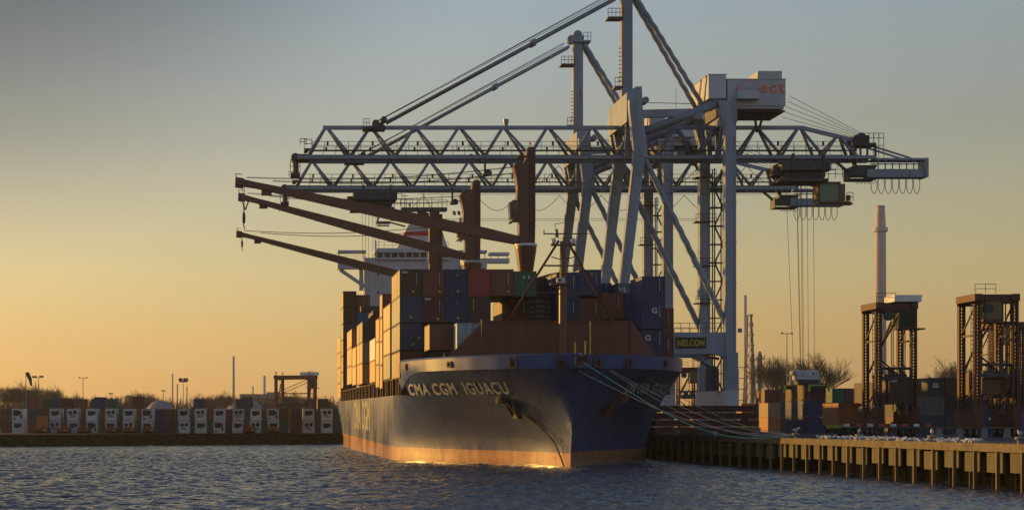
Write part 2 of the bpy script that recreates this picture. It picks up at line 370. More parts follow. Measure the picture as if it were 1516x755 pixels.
# ------------------------------------------------------------------ containers
RIB = .036
def corr(mb, a, b, z0, z1, nrm, pitch=.28):
    a = Vector(a); b = Vector(b); L_ = (b-a).length; n = max(3, int(L_/pitch)); d = (b-a)/n; nr = Vector(nrm)
    pr = []
    for i in range(n):
        for t, o in ((0,0),(.25,0),(.5,-1),(.75,-1)): pr.append(a + d*(i+t) + nr*(RIB*o))
    pr.append(b)
    k = len(pr); up = Vector((0,0,1))
    mb.add([p+up*z0 for p in pr]+[p+up*z1 for p in pr], [(i,i+1,k+i+1,k+i) for i in range(k-1)])
def shell(Lc, Hc, door):
    mb = MB(); w2 = 1.2; f = .12
    corr(mb, (-w2,Lc-f,0), (-w2,f,0), .14, Hc-.12, (-1,0,0))
    corr(mb, (w2,f,0), (w2,Lc-f,0), .14, Hc-.12, (1,0,0))
    corr(mb, (w2-f,Lc-.03,0), (-w2+f,Lc-.03,0), .14, Hc-.12, (0,1,0))
    if not door: corr(mb, (-w2+f,.03,0), (w2-f,.03,0), .14, Hc-.12, (0,-1,0))
    mb.add([(-w2,0.05,Hc-.03),(w2,.05,Hc-.03),(w2,Lc-.05,Hc-.03),(-w2,Lc-.05,Hc-.03)], [(0,1,2,3)])
    mb.add([(-w2,0.05,.1),(w2,.05,.1),(w2,Lc-.05,.1),(-w2,Lc-.05,.1)], [(3,2,1,0)])
    return mb
def frame(Lc, Hc):
    mb = MB(); w = 1.22
    for x in (-1,1):
        for y in (0, Lc-.14):
            mb.box(min(x*w,x*(w-.13)), max(x*w,x*(w-.13)), y, y+.14, .12, Hc-.12)
            mb.box(min(x*w,x*(w-.17)), max(x*w,x*(w-.17)), y-(.004 if y==0 else 0), y+.17, 0, .12); mb.box(min(x*w,x*(w-.17)), max(x*w,x*(w-.17)), y-(.004 if y==0 else 0), y+.17, Hc-.12, Hc)
        mb.box(min(x*w,x*(w-.06)), max(x*w,x*(w-.06)), .17, Lc-.17, .0, .14); mb.box(min(x*w,x*(w-.06)), max(x*w,x*(w-.06)), .17, Lc-.17, Hc-.12, Hc-.01)
    for y in (0.0, Lc-.08):
        mb.box(-w+.17, w-.17, y, y+.08, .0, .14); mb.box(-w+.17, w-.17, y, y+.08, Hc-.12, Hc-.01)
    return mb
def doors(Hc):
    mb = MB()
    for x in (-1,1):
        xa, xb = (-1.08,-.01) if x < 0 else (.01,1.08)
        mb.box(xa, xb, .04, .08, .15, Hc-.13)
        for k in range(3):
            zz = .35+k*(Hc-.7)/2.6; mb.box(xa+.1, xb-.1, .03, .039, zz, zz+.5)
    return mb
def bars(Hc):
    mb = MB()
    for x in (-.85,-.3,.3,.85):
        mb.tube((x,.015,.05),(x,.015,Hc-.05),.022,n=5)
        for z in (1.0,1.5): mb.cb((x+.12,.02,z),(.3,.03,.06))
    return mb
_mc = {}
def cmesh(Lc, Hc, kind):
    k = (round(Lc,2), round(Hc,2), kind)
    if k not in _mc:
        d = {}
        if kind in ('reefer','reeferb','reeferc'):
            mb = shell(Lc,Hc,True); d['shell'] = mb
            mb = MB(); mb.box(-1.1,1.1,.05,.12,.14,Hc-.13); d['unit'] = mb
            mb = MB(); mb.box(-.8,.8,.02,.05,Hc*.5,Hc*.8) if kind == 'reefer' else (mb.box(-.85,-.1,.02,.05,Hc*.55,Hc*.8), mb.box(.15,.8,.02,.05,Hc*.62,Hc*.84), mb.box(-.6,.7,.02,.05,Hc*.3,Hc*.36)) if kind == 'reeferc' else (mb.box(-.95,.3,.02,.05,Hc*.42,Hc*.86), mb.box(.5,.9,.02,.05,Hc*.2,Hc*.5), mb.box(-.9,-.4,.02,.05,.3,.6)); mb.box(-.7,.2,.02,.05,Hc*.42,Hc*.5); mb.tube((.45,-.02,Hc*.66),(.45,.06,Hc*.66),.36,n=12); d['grille'] = mb
        else:
            d['shell'] = shell(Lc,Hc,kind == 'door')
            if kind == 'door': d['door'] = doors(Hc); d['bar'] = bars(Hc)
        d['frame'] = frame(Lc,Hc)
        _mc[k] = {}
        for n_, mb in d.items():
            me = bpy.data.meshes.new(n_); me.from_pydata([tuple(v) for v in mb.v], [], mb.f)
            me.materials.append({'shell':M['cont'],'unit':M['reefer'],'grille':M['black'],'door':M['cont'],'bar':M['farsteel'],'frame':M['contframe']}[n_]); me.update(); _mc[k][n_] = me
    return _mc[k]
PNAME = {'shell':'corrugated_shell','unit':'cooling_unit','grille':'fan_grille','door':'door','bar':'locking_bar','frame':'corner_frame'}
def container(x, y, z, col, Lc, Hc, label, group, kind='panel', rz=0, rx=0, cat='container', jitter=.12, marks=None):
    e = empty('shipping_container', (x,y,z), label, cat, group); e.rotation_euler = (rx,0,rz)
    ms = cmesh(Lc, Hc, kind); k = 1+random.uniform(-jitter,jitter); c = [min(1,v*k) for v in col]; made = {}
    for n_, me in ms.items():
        o = bpy.data.objects.new(PNAME[n_], me); COL.objects.link(o)
        o.parent = made.get('door', e) if n_ == 'bar' else (made.get('unit', e) if n_ == 'grille' else e)
        o.color = (*c,1) if n_ != 'frame' else (*[v*.9 for v in c],1); made[n_] = o
    for mk in (marks or []):
        mb = MB()
        if mk[0] == 'text':
            _, txt, xa, xb, za, zb, mt = mk; text_front(mb, txt, xa, xb, -.012, za, zb, .03)
            nm = 'lettering'
        elif mk[0] == 'plate':
            _, xa, xb, za, zb, mt = mk; mb.box(xa,xb,-.012,.02,za,zb); nm = 'marking_plate'
        o = mb.build(nm, M[mt], e, org=(0,0,0))
    return e
C = dict(dbrown=(.09,.045,.03), brown=(.19,.055,.03), maroon=(.12,.03,.028), navy=(.02,.037,.12), grey=(.13,.14,.15), slate=(.045,.07,.12), red=(.36,.05,.035),
         green=(.02,.11,.06), orange=(.42,.15,.04), white=(.55,.55,.53), pblue=(.32,.42,.45), redbrown=(.22,.075,.045), blue=(.03,.09,.26), yellow=(.5,.34,.05), tan=(.36,.22,.10), black=(.03,.03,.03))
for k_ in ('dbrown','brown','maroon','grey','slate','redbrown','navy','green','red'): C[k_] = tuple(v*.8 for v in C[k_])
CN = dict(dbrown='dark brown', brown='brown', maroon='maroon', navy='navy blue', grey='grey', slate='slate grey', red='red', green='green', orange='orange', white='white', pblue='pale blue', redbrown='red-brown', blue='blue', yellow='yellow', tan='tan', black='blackish')
TRIM = .0075; SY0 = 177.6
PIT = 2.49; CX0 = 15.2+1.22
YEL = lambda x, z: ('plate', x, x+.28, z, z+.2, 'yellow')
LINE = ('plate', .62, .66, 1.2, 2.5, 'letter')
def shipbox(col, s, top, colr, where, Lc=12.19, Hc=2.9, kind='panel', marks=None, x=None):
    Y = F/s; z = Zp(top, s)-Hc; X = CX0 + PIT*col if x is None else x
    return container(X, Y, z, C[colr], Lc, Hc, CN[colr]+' container '+where, 'containers stacked on the ship', kind, rx=TRIM, marks=marks)
TEX = ('text','tex',-1.0,-.3,2.45,2.72,'letter'); GLOGO = ('text','G',.1,.62,1.7,2.2,'letter')
P = 39.8
F1 = 13.6
for c, nm, mk in ((0,'dbrown',[TEX,YEL(.1,.35),LINE]),(1,'brown',[YEL(.5,.35),LINE,('plate',0,.12,1.9,2.0,'yellow')]),(2,'navy',[YEL(0,.4),('plate',0,.14,2.15,2.28,'yellow')]),(3,'red',[('plate',-.5,.5,2.25,2.4,'green2')]),(4,'redbrown',[YEL(.5,.4),LINE])):
    shipbox(c, F1, 398.5, nm, ', top tier, %s column from the left, front row on the ship' % ORD[c], marks=[m_ for m_ in mk if m_[-1] != 'green2'] )
shipbox(5, F1, 401.5, 'green', 'with two pale emblems, top tier at the foot of the tallest deck crane', Hc=2.75, marks=[('text','8',-.25,.0,1.95,2.25,'letter'),('text','8',.3,.55,1.95,2.25,'letter')])
shipbox(6, 12.95, 411, 'maroon', 'set back beside the bow mast, topped by a lit tarpaulin', Hc=2.6)
for c, nm, mk in ((0,'slate',[YEL(-.1,.5)]),(1,'maroon',[TEX,YEL(.3,.3),LINE]),(2,'navy',[YEL(0,.4),('plate',0,.12,2.1,2.2,'yellow')]),(3,'dbrown',[('plate',-.7,-.62,1.4,2.6,'yellow')])):
    shipbox(c, F1, 438, nm, ', second tier, %s column from the left, front row on the ship' % ORD[c], marks=mk)
shipbox(5, 13.22, 440, 'maroon', 'with a sunlit side panel, set back left of the bow mast', Hc=2.9, marks=[TEX,LINE])
e = shipbox(6, 13.22, 438, 'black', 'with rows of small white lettering, just left of the bow mast', Hc=2.9, kind='panel',
    marks=[('text','HAMBURG',-.5,.5,2.3,2.5,'letter')][:0] + [('plate',-.6+.0,.6,z_,z_+.12,'grey2') for z_ in ()])
for k in range(4):
    mb = MB(); text_front(mb, 'IIIIIIII', -.55, .5, -.012, .5+k*.55, .62+k*.55, .0); text_front(mb, 'IIIIIII', -.45, .4, -.012, .68+k*.55, .8+k*.55, .0)
    mb.box(-.95,-.83,-.012,.01,.5+k*.55,.6+k*.55); mb.box(.8,.92,-.012,.01,.5+k*.55,.6+k*.55)
    mb.build('lettering', M['letter'], e, org=(0,0,0))
shipbox(7, 13.45, 403, 'navy', ', top tier directly right of the bow mast', marks=[LINE])
shipbox(8, 13.45, 399, 'navy', ', tallest of the right-hand top tier, second right of the bow mast', marks=[YEL(0,2.3),LINE])
shipbox(7, 13.45, 441, 'navy', 'with a white round emblem, second tier right of the bow mast', marks=[GLOGO[:2]+(-.9,-.4,1.75,2.3,'letter'),LINE])
shipbox(8, 13.45, 441.5, 'brown', ', second tier under the tall navy boxes right of the bow mast', marks=[LINE])
shipbox(9, 13.0, 419, 'navy', ', low box behind, between the tall navy stacks', Hc=2.6, marks=[LINE])
shipbox(9, 13.45, 433, 'redbrown', ', second tier, third right of the bow mast', marks=[LINE])
shipbox(10, 13.45, 434, 'navy', ', half hidden behind the forward navy stack', marks=[YEL(0,2.2),LINE])
shipbox(10, 13.2, 419, 'grey', 'with white lettering peeping over, left of the forward navy stack', Hc=2.6, marks=[('text','YS',-1.1,-.3,1.6,2.1,'letter')])
for k, (t_, mk) in enumerate(((409,[LINE]),(447.5,[GLOGO[:2]+(-.2,.4,1.6,2.2,'letter'),LINE]),(488,[GLOGO[:2]+(-.9,-.3,1.6,2.2,'letter'),LINE]))):
    shipbox(10, 14.1, t_, 'navy', ', %s of the forward stack near the right rail' % ['topmost','middle','lowest'][k], marks=mk, Lc=6.06, Hc=2.75)
shipbox(9, 13.75, 477, 'brown', 'with three white letters, above the right end of the breakwater', marks=[('text','CGM',-.1,.7,2.5,2.8,'letter'),LINE], x=38.6+1.22)
for k, t_ in enumerate((456,496)):
    shipbox(11, 13.6, t_, 'brown', ', %s of the outermost right-hand column' % ['upper','lower'][k], marks=[LINE])
for k, (nm, t_) in enumerate((('slate',478.5),('brown',519.5))):
    shipbox(0, F1, t_, nm, ', %s tier of the left corner stack, front row' % ['third','lowest'][k], marks=[YEL(.1,.5),YEL(.75,1.2)] if k == 0 else None)
for c in (1,2,3,4):
    shipbox(c, F1-.1, 478.5, ['navy','slate','maroon','dbrown'][c-1], ', third tier, %s right of the left corner stack, front row' % ORD[c-1])
    shipbox(c, F1-.1, 519, ['dbrown','maroon','brown','navy'][c-1], ', lowest tier, %s right of the left corner stack, front row' % ORD[c-1])
shipbox(1, 14.18, 479.5, 'redbrown', 'with a glowing left side, standing alone forward of the stacks', Lc=6.06, Hc=2.7)
shipbox(2, 14.45, 478, 'pblue', ', pale short box beside the sloping breakwater end', Lc=6.06, Hc=2.9)
# starboard side bays
def bay(s0, px1, top, cols, col, what, Hc=2.9):
    Y0 = F/s0; Y1 = F*15.2/(px1-VX); L_ = Y1-Y0-.35
    n = 2 if L_ > 13.9 else 1; Lc = min(L_/n, 12.19 if n == 1 else 99)
    if n == 1 and L_ < 8.5: Lc = min(L_, 6.9)
    for k, c_ in enumerate(cols):
        zt = top - k*(Hc+.06)*s0*-1
        z = Zp(top, s0) - (k+1)*(Hc+.06)
        for j in range(n):
            lab = CN[c_]+' container, %s, %s from the top' % (what, ORD[k])
            if n > 1: lab += ', %s half' % ['near','far'][j]
            container(CX0+PIT*col, Y0+j*(Lc+.12), z+(j*Lc)*TRIM, C[c_], Lc, Hc, lab, 'containers stacked on the ship', 'panel', rx=TRIM)
bay(12.66, 567, 448, ['tan','tan','grey'], 0, 'second bay from the bow')
bay(11.9, 561.6, 434, ['redbrown','orange','tan','orange'], 0, 'tall narrow third bay')
bay(11.58, 555.8, 470, ['orange','tan','tan'], 0, 'fourth bay')
bay(11.2, 546, 499, ['white','orange'], 0, 'low fifth bay')
bay(9.96, 528, 475, ['dbrown','tan','orange'], 0, 'sixth bay from the bow', 3.05)
bay(9.34, 521, 512, ['tan','tan'], 0, 'seventh bay', 3.0)
bay(8.92, 513.6, 486, ['orange','tan','tan'], 0, 'eighth bay', 3.0)
bay(8.09, 504.5, 430.5, ['dbrown','dbrown','slate','dbrown','dbrown','dbrown'], 0, 'tall ninth bay')
bay(8.09, 504.5, 436, ['brown','blue','dbrown'], 1, 'second column of the ninth bay')
bay(8.09, 504.5, 460, ['maroon','maroon'], 2, 'third column of the ninth bay')
bay(7.84, 499.3, 497, ['tan','orange','tan','orange'], 0, 'aftmost bay')
# ------------------------------------------------------------------ ship
SX = 30.2; B = 14.9; YE = 369.0
ship = empty('container_ship', (SX,SY0,0), 'large navy blue container ship moored bow-on at the quay, rust red below', 'container ship')
ship.rotation_euler = (TRIM,0,0)
def ystem(z): return 177.6 - 6.2*(max(0,min(z,10.8))/10.8)**1.6 + (0 if z > 0 else -z*.3)
def hb(y, z):
    w = (max(0,min(1,(z-2)/7.5)))**1.4; Ls = 38*(1-w)+27*w; t = (y-ystem(z))/Ls
    t = max(0,min(1,t)); a = (.5-.5*math.cos(math.pi*t))**.85; d = (max(0,1-(1-t)**2))**.64
    b_ = B*((1-w)*a+w*d)
    ya = 335+max(0,z)/8*30
    if y > ya: b_ *= 1-.85*(1-max(0,z)/9.5)*((y-ya)/(YE-ya+.01))**1.6 if z < 9.4 else 1
    return b_
def tz(z, y): return z
# hull sides
zs = [-3,-1.5,0,.6,1.29,1.31,2,2.8,3.6,4.4,5.2,6,6.6,7.2]; zup = [7.9,8.6,9.1,9.5]
ts = [0,.004,.012,.025,.045,.07,.1,.14,.18,.23,.29,.35,.42,.5,.58,.67,.76,.86,1]
def station_y(k, z):          # first stations follow the stem, the rest are fixed
    if k < len(ts): return ystem(z) + ts[k]*(216-ystem(z))
    return 216 + (k-len(ts)+1)*(YE-216)/22
NS = len(ts)+22
hullm = bpy.data.materials.new('ship_hull_paint'); hullm.use_nodes = True; nt = hullm.node_tree; b = nt.nodes['Principled BSDF']; L = nt.links.new; b.inputs['Coat Weight'].default_value = .5; b.inputs['Coat Roughness'].default_value = .24
tc = N(nt,'ShaderNodeTexCoord'); sp = N(nt,'ShaderNodeSeparateXYZ'); L(tc.outputs['Object'], sp.inputs[0])
mp = N(nt,'ShaderNodeMapping'); mp.inputs['Scale'].default_value = (.5,.5,.06); L(tc.outputs['Object'], mp.inputs[0])
nz = N(nt,'ShaderNodeTexNoise'); nz.inputs['Scale'].default_value = 2.2; nz.inputs['Detail'].default_value = 7; L(mp.outputs[0], nz.inputs['Vector'])
nb = N(nt,'ShaderNodeTexNoise'); nb.inputs['Scale'].default_value = .11; nb.inputs['Detail'].default_value = 4; L(tc.outputs['Object'], nb.inputs['Vector'])
c1 = N(nt,'ShaderNodeValToRGB'); c1.color_ramp.elements[0].color = (.018,.043,.14,1); c1.color_ramp.elements[1].color = (.06,.088,.17,1)
c1.color_ramp.elements[0].position = .35; c1.color_ramp.elements[1].position = .75; L(nz.outputs['Fac'], c1.inputs[0])
c2 = N(nt,'ShaderNodeValToRGB'); c2.color_ramp.elements[0].color = (.33,.11,.035,1); c2.color_ramp.elements[1].color = (.46,.22,.09,1)
c2.color_ramp.elements[0].position = .3; c2.color_ramp.elements[1].position = .7; L(nz.outputs['Fac'], c2.inputs[0])
gt = N(nt,'ShaderNodeMath',operation='GREATER_THAN'); gt.inputs[1].default_value = 1.3; L(sp.outputs['Z'], gt.inputs[0])
mxh = N(nt,'ShaderNodeMix',data_type='RGBA'); L(gt.outputs[0], mxh.inputs[0]); L(c2.outputs[0], mxh.inputs[6]); L(c1.outputs[0], mxh.inputs[7])
# faint weld seams and scuffs
wv = N(nt,'ShaderNodeMath',operation='PINGPONG'); wv.inputs[1].default_value = 1.15; L(sp.outputs['Z'], wv.inputs[0])
lt = N(nt,'ShaderNodeMath',operation='LESS_THAN'); lt.inputs[1].default_value = .03; L(wv.outputs[0], lt.inputs[0])
ml = N(nt,'ShaderNodeMath',operation='MULTIPLY'); ml.inputs[1].default_value = .35; L(lt.outputs[0], ml.inputs[0])
mx2 = N(nt,'ShaderNodeMix',data_type='RGBA'); L(ml.outputs[0], mx2.inputs[0]); L(mxh.outputs[2], mx2.inputs[6]); mx2.inputs[7].default_value = (.12,.1,.09,1)
n3 = N(nt,'ShaderNodeTexNoise'); n3.inputs['Scale'].default_value = 3.0; n3.inputs['Detail'].default_value = 9; n3.inputs['Roughness'].default_value = .75
mp3 = N(nt,'ShaderNodeMapping'); mp3.inputs['Scale'].default_value = (.55,.5,.09); L(tc.outputs['Object'], mp3.inputs[0]); L(mp3.outputs[0], n3.inputs['Vector'])
c3 = N(nt,'ShaderNodeValToRGB'); c3.color_ramp.elements[0].position = .58; c3.color_ramp.elements[1].position = .72; L(n3.outputs['Fac'], c3.inputs[0])
mx3 = N(nt,'ShaderNodeMix',data_type='RGBA'); L(c3.outputs[0], mx3.inputs[0]); L(mx2.outputs[2], mx3.inputs[6]); mx3.inputs[7].default_value = (.10,.07,.05,1)
L(mx3.outputs[2], b.inputs['Base Color'])
rr = N(nt,'ShaderNodeMapRange'); rr.inputs[1].default_value = .3; rr.inputs[2].default_value = .7; rr.inputs[3].default_value = .17; rr.inputs[4].default_value = .46; L(nb.outputs['Fac'], rr.inputs[0]); L(rr.outputs[0], b.inputs['Roughness'])
bp = N(nt,'ShaderNodeBump'); bp.inputs['Strength'].default_value = .5; bp.inputs['Distance'].default_value = .16
n4 = N(nt,'ShaderNodeTexNoise'); n4.inputs['Scale'].default_value = .45; n4.inputs['Detail'].default_value = 3; L(tc.outputs['Object'], n4.inputs['Vector'])
L(n4.outputs['Fac'], bp.inputs['Height']); L(bp.outputs[0], b.inputs['Normal'])
bandm = paint('bulwark_blue_paint', (.05,.085,.21), .33, .2, .5, rust=.08, streak=True)
def yfix(k, z): return station_y(k, z)
mb = MB()
for sd in (-1,1):
    allz = zs + zup; nz_ = len(allz); base = len(mb.v); fr = []
    for k in range(NS):
        for z in allz:
            y = yfix(k, z); mb.v.append((SX+sd*hb(y,z), y, z))
    for k in range(NS-1):
        for j in range(nz_-1):
            if allz[j] >= 7.2 and yfix(k+1, allz[j+1]) > 200.6: continue
            q = [base+k*nz_+j, base+(k+1)*nz_+j, base+(k+1)*nz_+j+1, base+k*nz_+j+1]
            mb.f.append(q if sd < 0 else q[::-1]); mb.m.append(0)
tr = []
for z in zs: tr.append((SX-hb(YE,z), YE, z))
for z in zs[::-1]: tr.append((SX+hb(YE,z), YE, z))
mb.add(tr, [tuple(range(len(tr)))])
hull = mb.build('hull', hullm, ship, smooth=True)
# bulwark
mb = MB()
def by(t): return 171.35 + t*(200.4-171.35)
NB = 60
def bwz(y): return 9.5 - max(0,(y-188)/12.4)**2*1.9
def bwt(y): return 10.8 - max(0,(y-198.2)/2.2)**2*1.2
for off in (.04,-.12):
    base = len(mb.v); pts = []
    for sd in (-1,1):
        for i in range(NB+1):
            t = (i/NB)**2.2; y = 171.4 + t*29.2
            pts.append((sd, y))
    seq = [p for p in pts if p[0] < 0][::-1] + [p for p in pts if p[0] > 0][1:]
    for sd, y in seq:
        for j in range(4):
            z = bwz(y) + (bwt(y)-bwz(y))*j/3; x = hb(max(y,ystem(z)+.001), min(z,9.5+.3*(z-9.5)))+off
            yy = y-.04 if y < 172 else y
            mb.v.append((SX+sd*max(0,x), yy, z))
    n = len(seq)
    for i in range(n-1):
        for j in range(3):
            q = [base+i*4+j, base+(i+1)*4+j, base+(i+1)*4+j+1, base+i*4+j+1]
            mb.f.append(q); mb.m.append(0)
mb.build('bulwark', bandm, ship, smooth=True)
mb = MB(); cap = []
for sd in (-1,1):
    c_ = []
    for i in range(NB+1):
        t = (i/NB)**2.2; y = 171.4+t*29.2; c_.append((SX+sd*(hb(y,9.8)), y, bwt(y)))
    cap.append(c_)
mb.path(cap[0][::-1]+cap[1][1:], .1, 6); mb.build('bulwark_rail', bandm, ship)
# decks
mb = MB()
ys = [172+i*1.5 for i in range(20)]
for i in range(len(ys)-1):
    a_, c_ = ys[i], ys[i+1]; mb.add([(SX-hb(a_,9.4)+.05,a_,9.4),(SX+hb(a_,9.4)-.05,a_,9.4),(SX+hb(c_,9.4)-.05,c_,9.4),(SX-hb(c_,9.4)+.05,c_,9.4)], [(0,1,2,3)])
mb.add([(SX-B+.02,199,7.19),(SX+B-.02,199,7.19),(SX+B-.02,YE,7.19),(SX-B+.02,YE,7.19)], [(0,1,2,3)])
mb.box(SX-B+.1,SX+B-.1,200.3,200.5,7.2,9.4)
mb.build('deck', M['breakw'], ship)
mb = MB(); mb.box(SX-B+2.2,SX+B-2.2,201,346,7.2,9.1); mb.box(SX-B+.05,SX+B-.05,201.5,345,9.0,9.14); mb.build('hatch_coaming', M['darkbrown'], ship)
# side stanchions
y = 201.8; i = 0; st0 = None
while y < 350:
    for sd in (-1,1):
        if st0 is None: st0 = MB().box(SX-B+.0,SX-B+.45,y,y+.5,7.2,9.02).build('stanchion', M['breakw'], ship)
        else:
            q = st0.copy(); COL.objects.link(q); q.parent = ship; q.location = (0 if sd < 0 else 2*B-.36, y-201.8, 0)
    y += 5.6 if i % 2 else 3.2; i += 1
# hull lettering
def hull_text(txt, pxa, pxb, zb, ht, sd, bold=.04):
    tab = []; y = 172.2
    while y < 199: 
        tab.append((y, VX+(SX+sd*hb(y,zb+.5))*F/y)); y += .05
    ya = min(tab, key=lambda q: abs(q[1]-pxa))[0]; yb = min(tab, key=lambda q: abs(q[1]-pxb))[0]
    n = 200; pl = [0]; yy = [ya+(yb-ya)*i/n for i in range(n+1)]; pp = [(hb(q,zb+.5), q) for q in yy]
    for i in range(n): pl.append(pl[-1]+math.hypot(pp[i+1][0]-pp[i][0], pp[i+1][1]-pp[i][1]))
    import bisect
    pxl = [VX+(SX+sd*hb(q,zb+.5))*F/q for q in yy]; pl = [.35*l/pl[-1]+.65*(p_-pxl[0])/(pxl[-1]-pxl[0]) for l, p_ in zip(pl, pxl)]   # letters stretched a little towards the stern
    v, f = text_geo(txt, 0); mb = MB(); out = []; sh = ((0,0),(.0026,0),(-.0026,0),(.0012,.03),(-.0012,-.03)); nv = len(v)
    for kk, (u, w_) in [(k0, (min(1,max(0,u0+du)), w0+dw)) for k0, (du, dw) in enumerate(sh) for u0, w0 in v]:
        t = u; i = min(n-1, max(0, bisect.bisect_left(pl, t)-1))
        q = yy[i]+(yy[i+1]-yy[i])*((t-pl[i])/max(1e-6,pl[i+1]-pl[i])); z = zb+w_*ht
        tg = VX+(SX+sd*hb(q,zb+.5))*F/q; ym = q; st_ = .2      # letters on the flare are laid out raked, as sign painters do
        best = min(((abs(VX+(SX+sd*hb(q+k_*st_,z))*F/(q+k_*st_)-tg), q+k_*st_) for k_ in range(-14,15)))[1]; q = q+(best-q)*.7
        e_ = .02; bx = hb(q,z); dy = (hb(q+e_,z)-hb(q-e_,z))/(2*e_); dz = (hb(q,z+e_)-hb(q,z-e_))/(2*e_)
        nr = Vector((1,-dy,-dz)).normalized()*(.07+.004*kk)
        out.append((SX+sd*(bx+nr.x), q+nr.y, z+nr.z))
    mb.add(out, [[i+k*nv for i in q] for k in range(5) for q in f]); return mb.build('lettering', M['letter'], ship)
hull_text('CMA CGM  IGUACU', 606, 752, 7.2, 1.15, -1)
hull_text('CMA CGM  IGUACU', 926, 986, 7.25, 1.0, 1)
v, f = text_geo('CMA CGM', 0); M['fadedletter'] = paint('faded_white_lettering', (.24,.235,.22), .5, .4, .8, streak=True)
mb = MB()
for k, du in enumerate((0,.6,-.6)): mb.add([(SX-B-.03-.004*k, 296-u*42+du, 2.6+w_*4.2) for u, w_ in v], f)
mb.build('lettering', M['fadedletter'], ship)
# draught marks
mb = MB()
for k in range(9): mb.box(SX-1.1-.0*k,SX-.75,ystem(1.5+k*.6)+2.0,ystem(1.5+k*.6)+2.02,1.5+k*.6,1.6+k*.6)
mb = MB()
for sd in (-1,1):
    for k in range(9):
        z_ = 1.7+k*.45; y_ = 180.2; e_ = .06; x_ = hb(y_,z_)+.02
        mb.add([(SX+sd*x_,y_,z_),(SX+sd*(hb(y_+.22,z_)+.02),y_+.22,z_),(SX+sd*(hb(y_+.22,z_+.2)+.02),y_+.22,z_+.2),(SX+sd*(hb(y_,z_+.2)+.02),y_,z_+.2)], [(0,1,2,3)])
    mb.cut()
mb.each('draught_mark', M['fadedletter'], ship)
# anchors, hawse pipes, chain
def anchor(sd, y, z):
    x = SX+sd*(hb(y,z)); ang = sd
    mb = MB(); 
    def P_(dy, dz, o): dy *= .8; dz *= .85; return (SX+sd*(.45*hb(y+dy,z+dz)+.55*hb(y,z)+o+.12), y+dy, z+dz)
    mb.lathe((SX+sd*(hb(y,z+1)-.3),y,z+.9), [(.8,-.4),(.85,.0),(.6,.45)], 12)
    mb.beam(P_(0,1.0,.12),P_(-.1,-1.0,.16),.34,.3)
    mb.beam(P_(-.9,-.95,.2),P_(.8,-.95,.2),.5,.45)
    for dy in (-.85,.75):
        mb.beam(P_(dy,-.9,.22),P_(dy*1.3,.1,.24),.5,.3,.4,.25); mb.beam(P_(dy*1.3,.1,.24),P_(dy*1.5,.9,.2),.4,.25,.1,.1)
    return mb.build('anchor', M['rusty'] if sd > 0 else M['darkbrown'], ship)
anchor(-1, 182.9, 5.7); anchor(1, 182.9, 5.8)
pts = []
for i in range(30):
    t = i/29; y = 182.6-(182.6-178.9)*t; z = 4.9-5.3*t; zz = max(z,-1); x = SX-hb(y,zz)-.12-.25*math.sin(math.pi*t); pts.append((x,y,z))
mb = MB()
for i in range(29):
    p = Vector(pts[i]); q = Vector(pts[i+1]); mb.beam(p, q+(q-p)*.15, .16 if i % 2 else .09, .09 if i % 2 else .16)
mb.build('anchor_chain', M['rusty'], ship)
# fairleads in the bulwark
def px_to_y(px, z, sd):
    best = None; y = 171.5
    while y < 200:
        d = abs(VX+(SX+sd*hb(y,z))*F/y-px)
        if best is None or d < best[0]: best = (d,y)
        y += .02
    return best[1]
for px, sd, ww, hh in ((603,-1,.5,.6),(667,-1,.7,.5),(761,-1,.8,1.1),(832,-1,.8,1.0),(857,-1,1.3,.7),(883,1,.8,1.0),(929,1,.8,1.0),(984,1,.5,.6)):
    z = 10.1 if px != 857 else 10.2; y = px_to_y(px, 9.6, sd); x = hb(y,9.6); e_ = .05
    tx = Vector((sd*(hb(y+e_,9.6)-hb(max(171.45,y-e_),9.6)), 2*e_, 0)).normalized(); nr = Vector((tx.y*sd, -tx.x*sd, 0)).normalized()
    if px == 857: tx = Vector((1,0,0)); nr = Vector((0,-1,0)); x = .05; y = 171.4; sd = 1
    c0 = Vector((SX+sd*x, y, z)) + nr*.06; up = Vector((0,0,1))
    mb = MB(); n0 = c0+nr*.02
    def quadbox(c_, a_, b2, th, m):
        v_ = []
        for k in (0, th):
            for i, j in ((-1,-1),(1,-1),(1,1),(-1,1)): v_.append(c_+tx*(i*a_)+up*(j*b2)+nr*k)
        mb.add(v_, [(0,1,2,3),(4,5,6,7),(0,1,5,4),(1,2,6,5),(2,3,7,6),(3,0,4,7)], m)
    quadbox(n0, ww*.33, hh*.36, .02, 1)
    for i in (-1,1):
        quadbox(n0+tx*(i*ww*.45), .09, hh*.5, .14, 0); quadbox(n0+up*(i*hh*.45), ww*.5, .08, .13, 0)
    mb.build('fairlead', [M['rusty'], M['black']], ship)
# breakwater
sb = 14.6; YB = F/sb
xa, xb, zt_, zb_ = Xp(716,sb), Xp(934,sb), Zp(475.5,sb), 9.2
mb = MB(); mb.box(xa, xb, YB, YB+.15, zb_, zt_)
for x in [xa+.4+i*(xb-xa-.8)/3 for i in range(4)]: mb.box(x,x+.1,YB+.15,YB+2.5,zb_,zt_-1)
mb.box(xa-.25, xa+.25, YB-.2, YB+.3, zb_, zt_+.12); mb.box(xb-.12, xb+.12, YB-.2, YB+.3, zb_, zt_+.05)
for sd, x0, x1 in ((-1,xa,Xp(657,sb)),(1,xb,Xp(986,sb))):
    y2 = YB+2.2
    mb.add([(x0,YB,zb_),(x1,y2,zb_),(x1,y2,zb_+1.1),(x0,YB,zt_),(x0,YB+.15,zb_),(x1,y2+.15,zb_),(x1,y2+.15,zb_+1.1),(x0,YB+.15,zt_)],
           [(0,1,2,3),(7,6,5,4),(3,2,6,7),(1,5,6,2)])
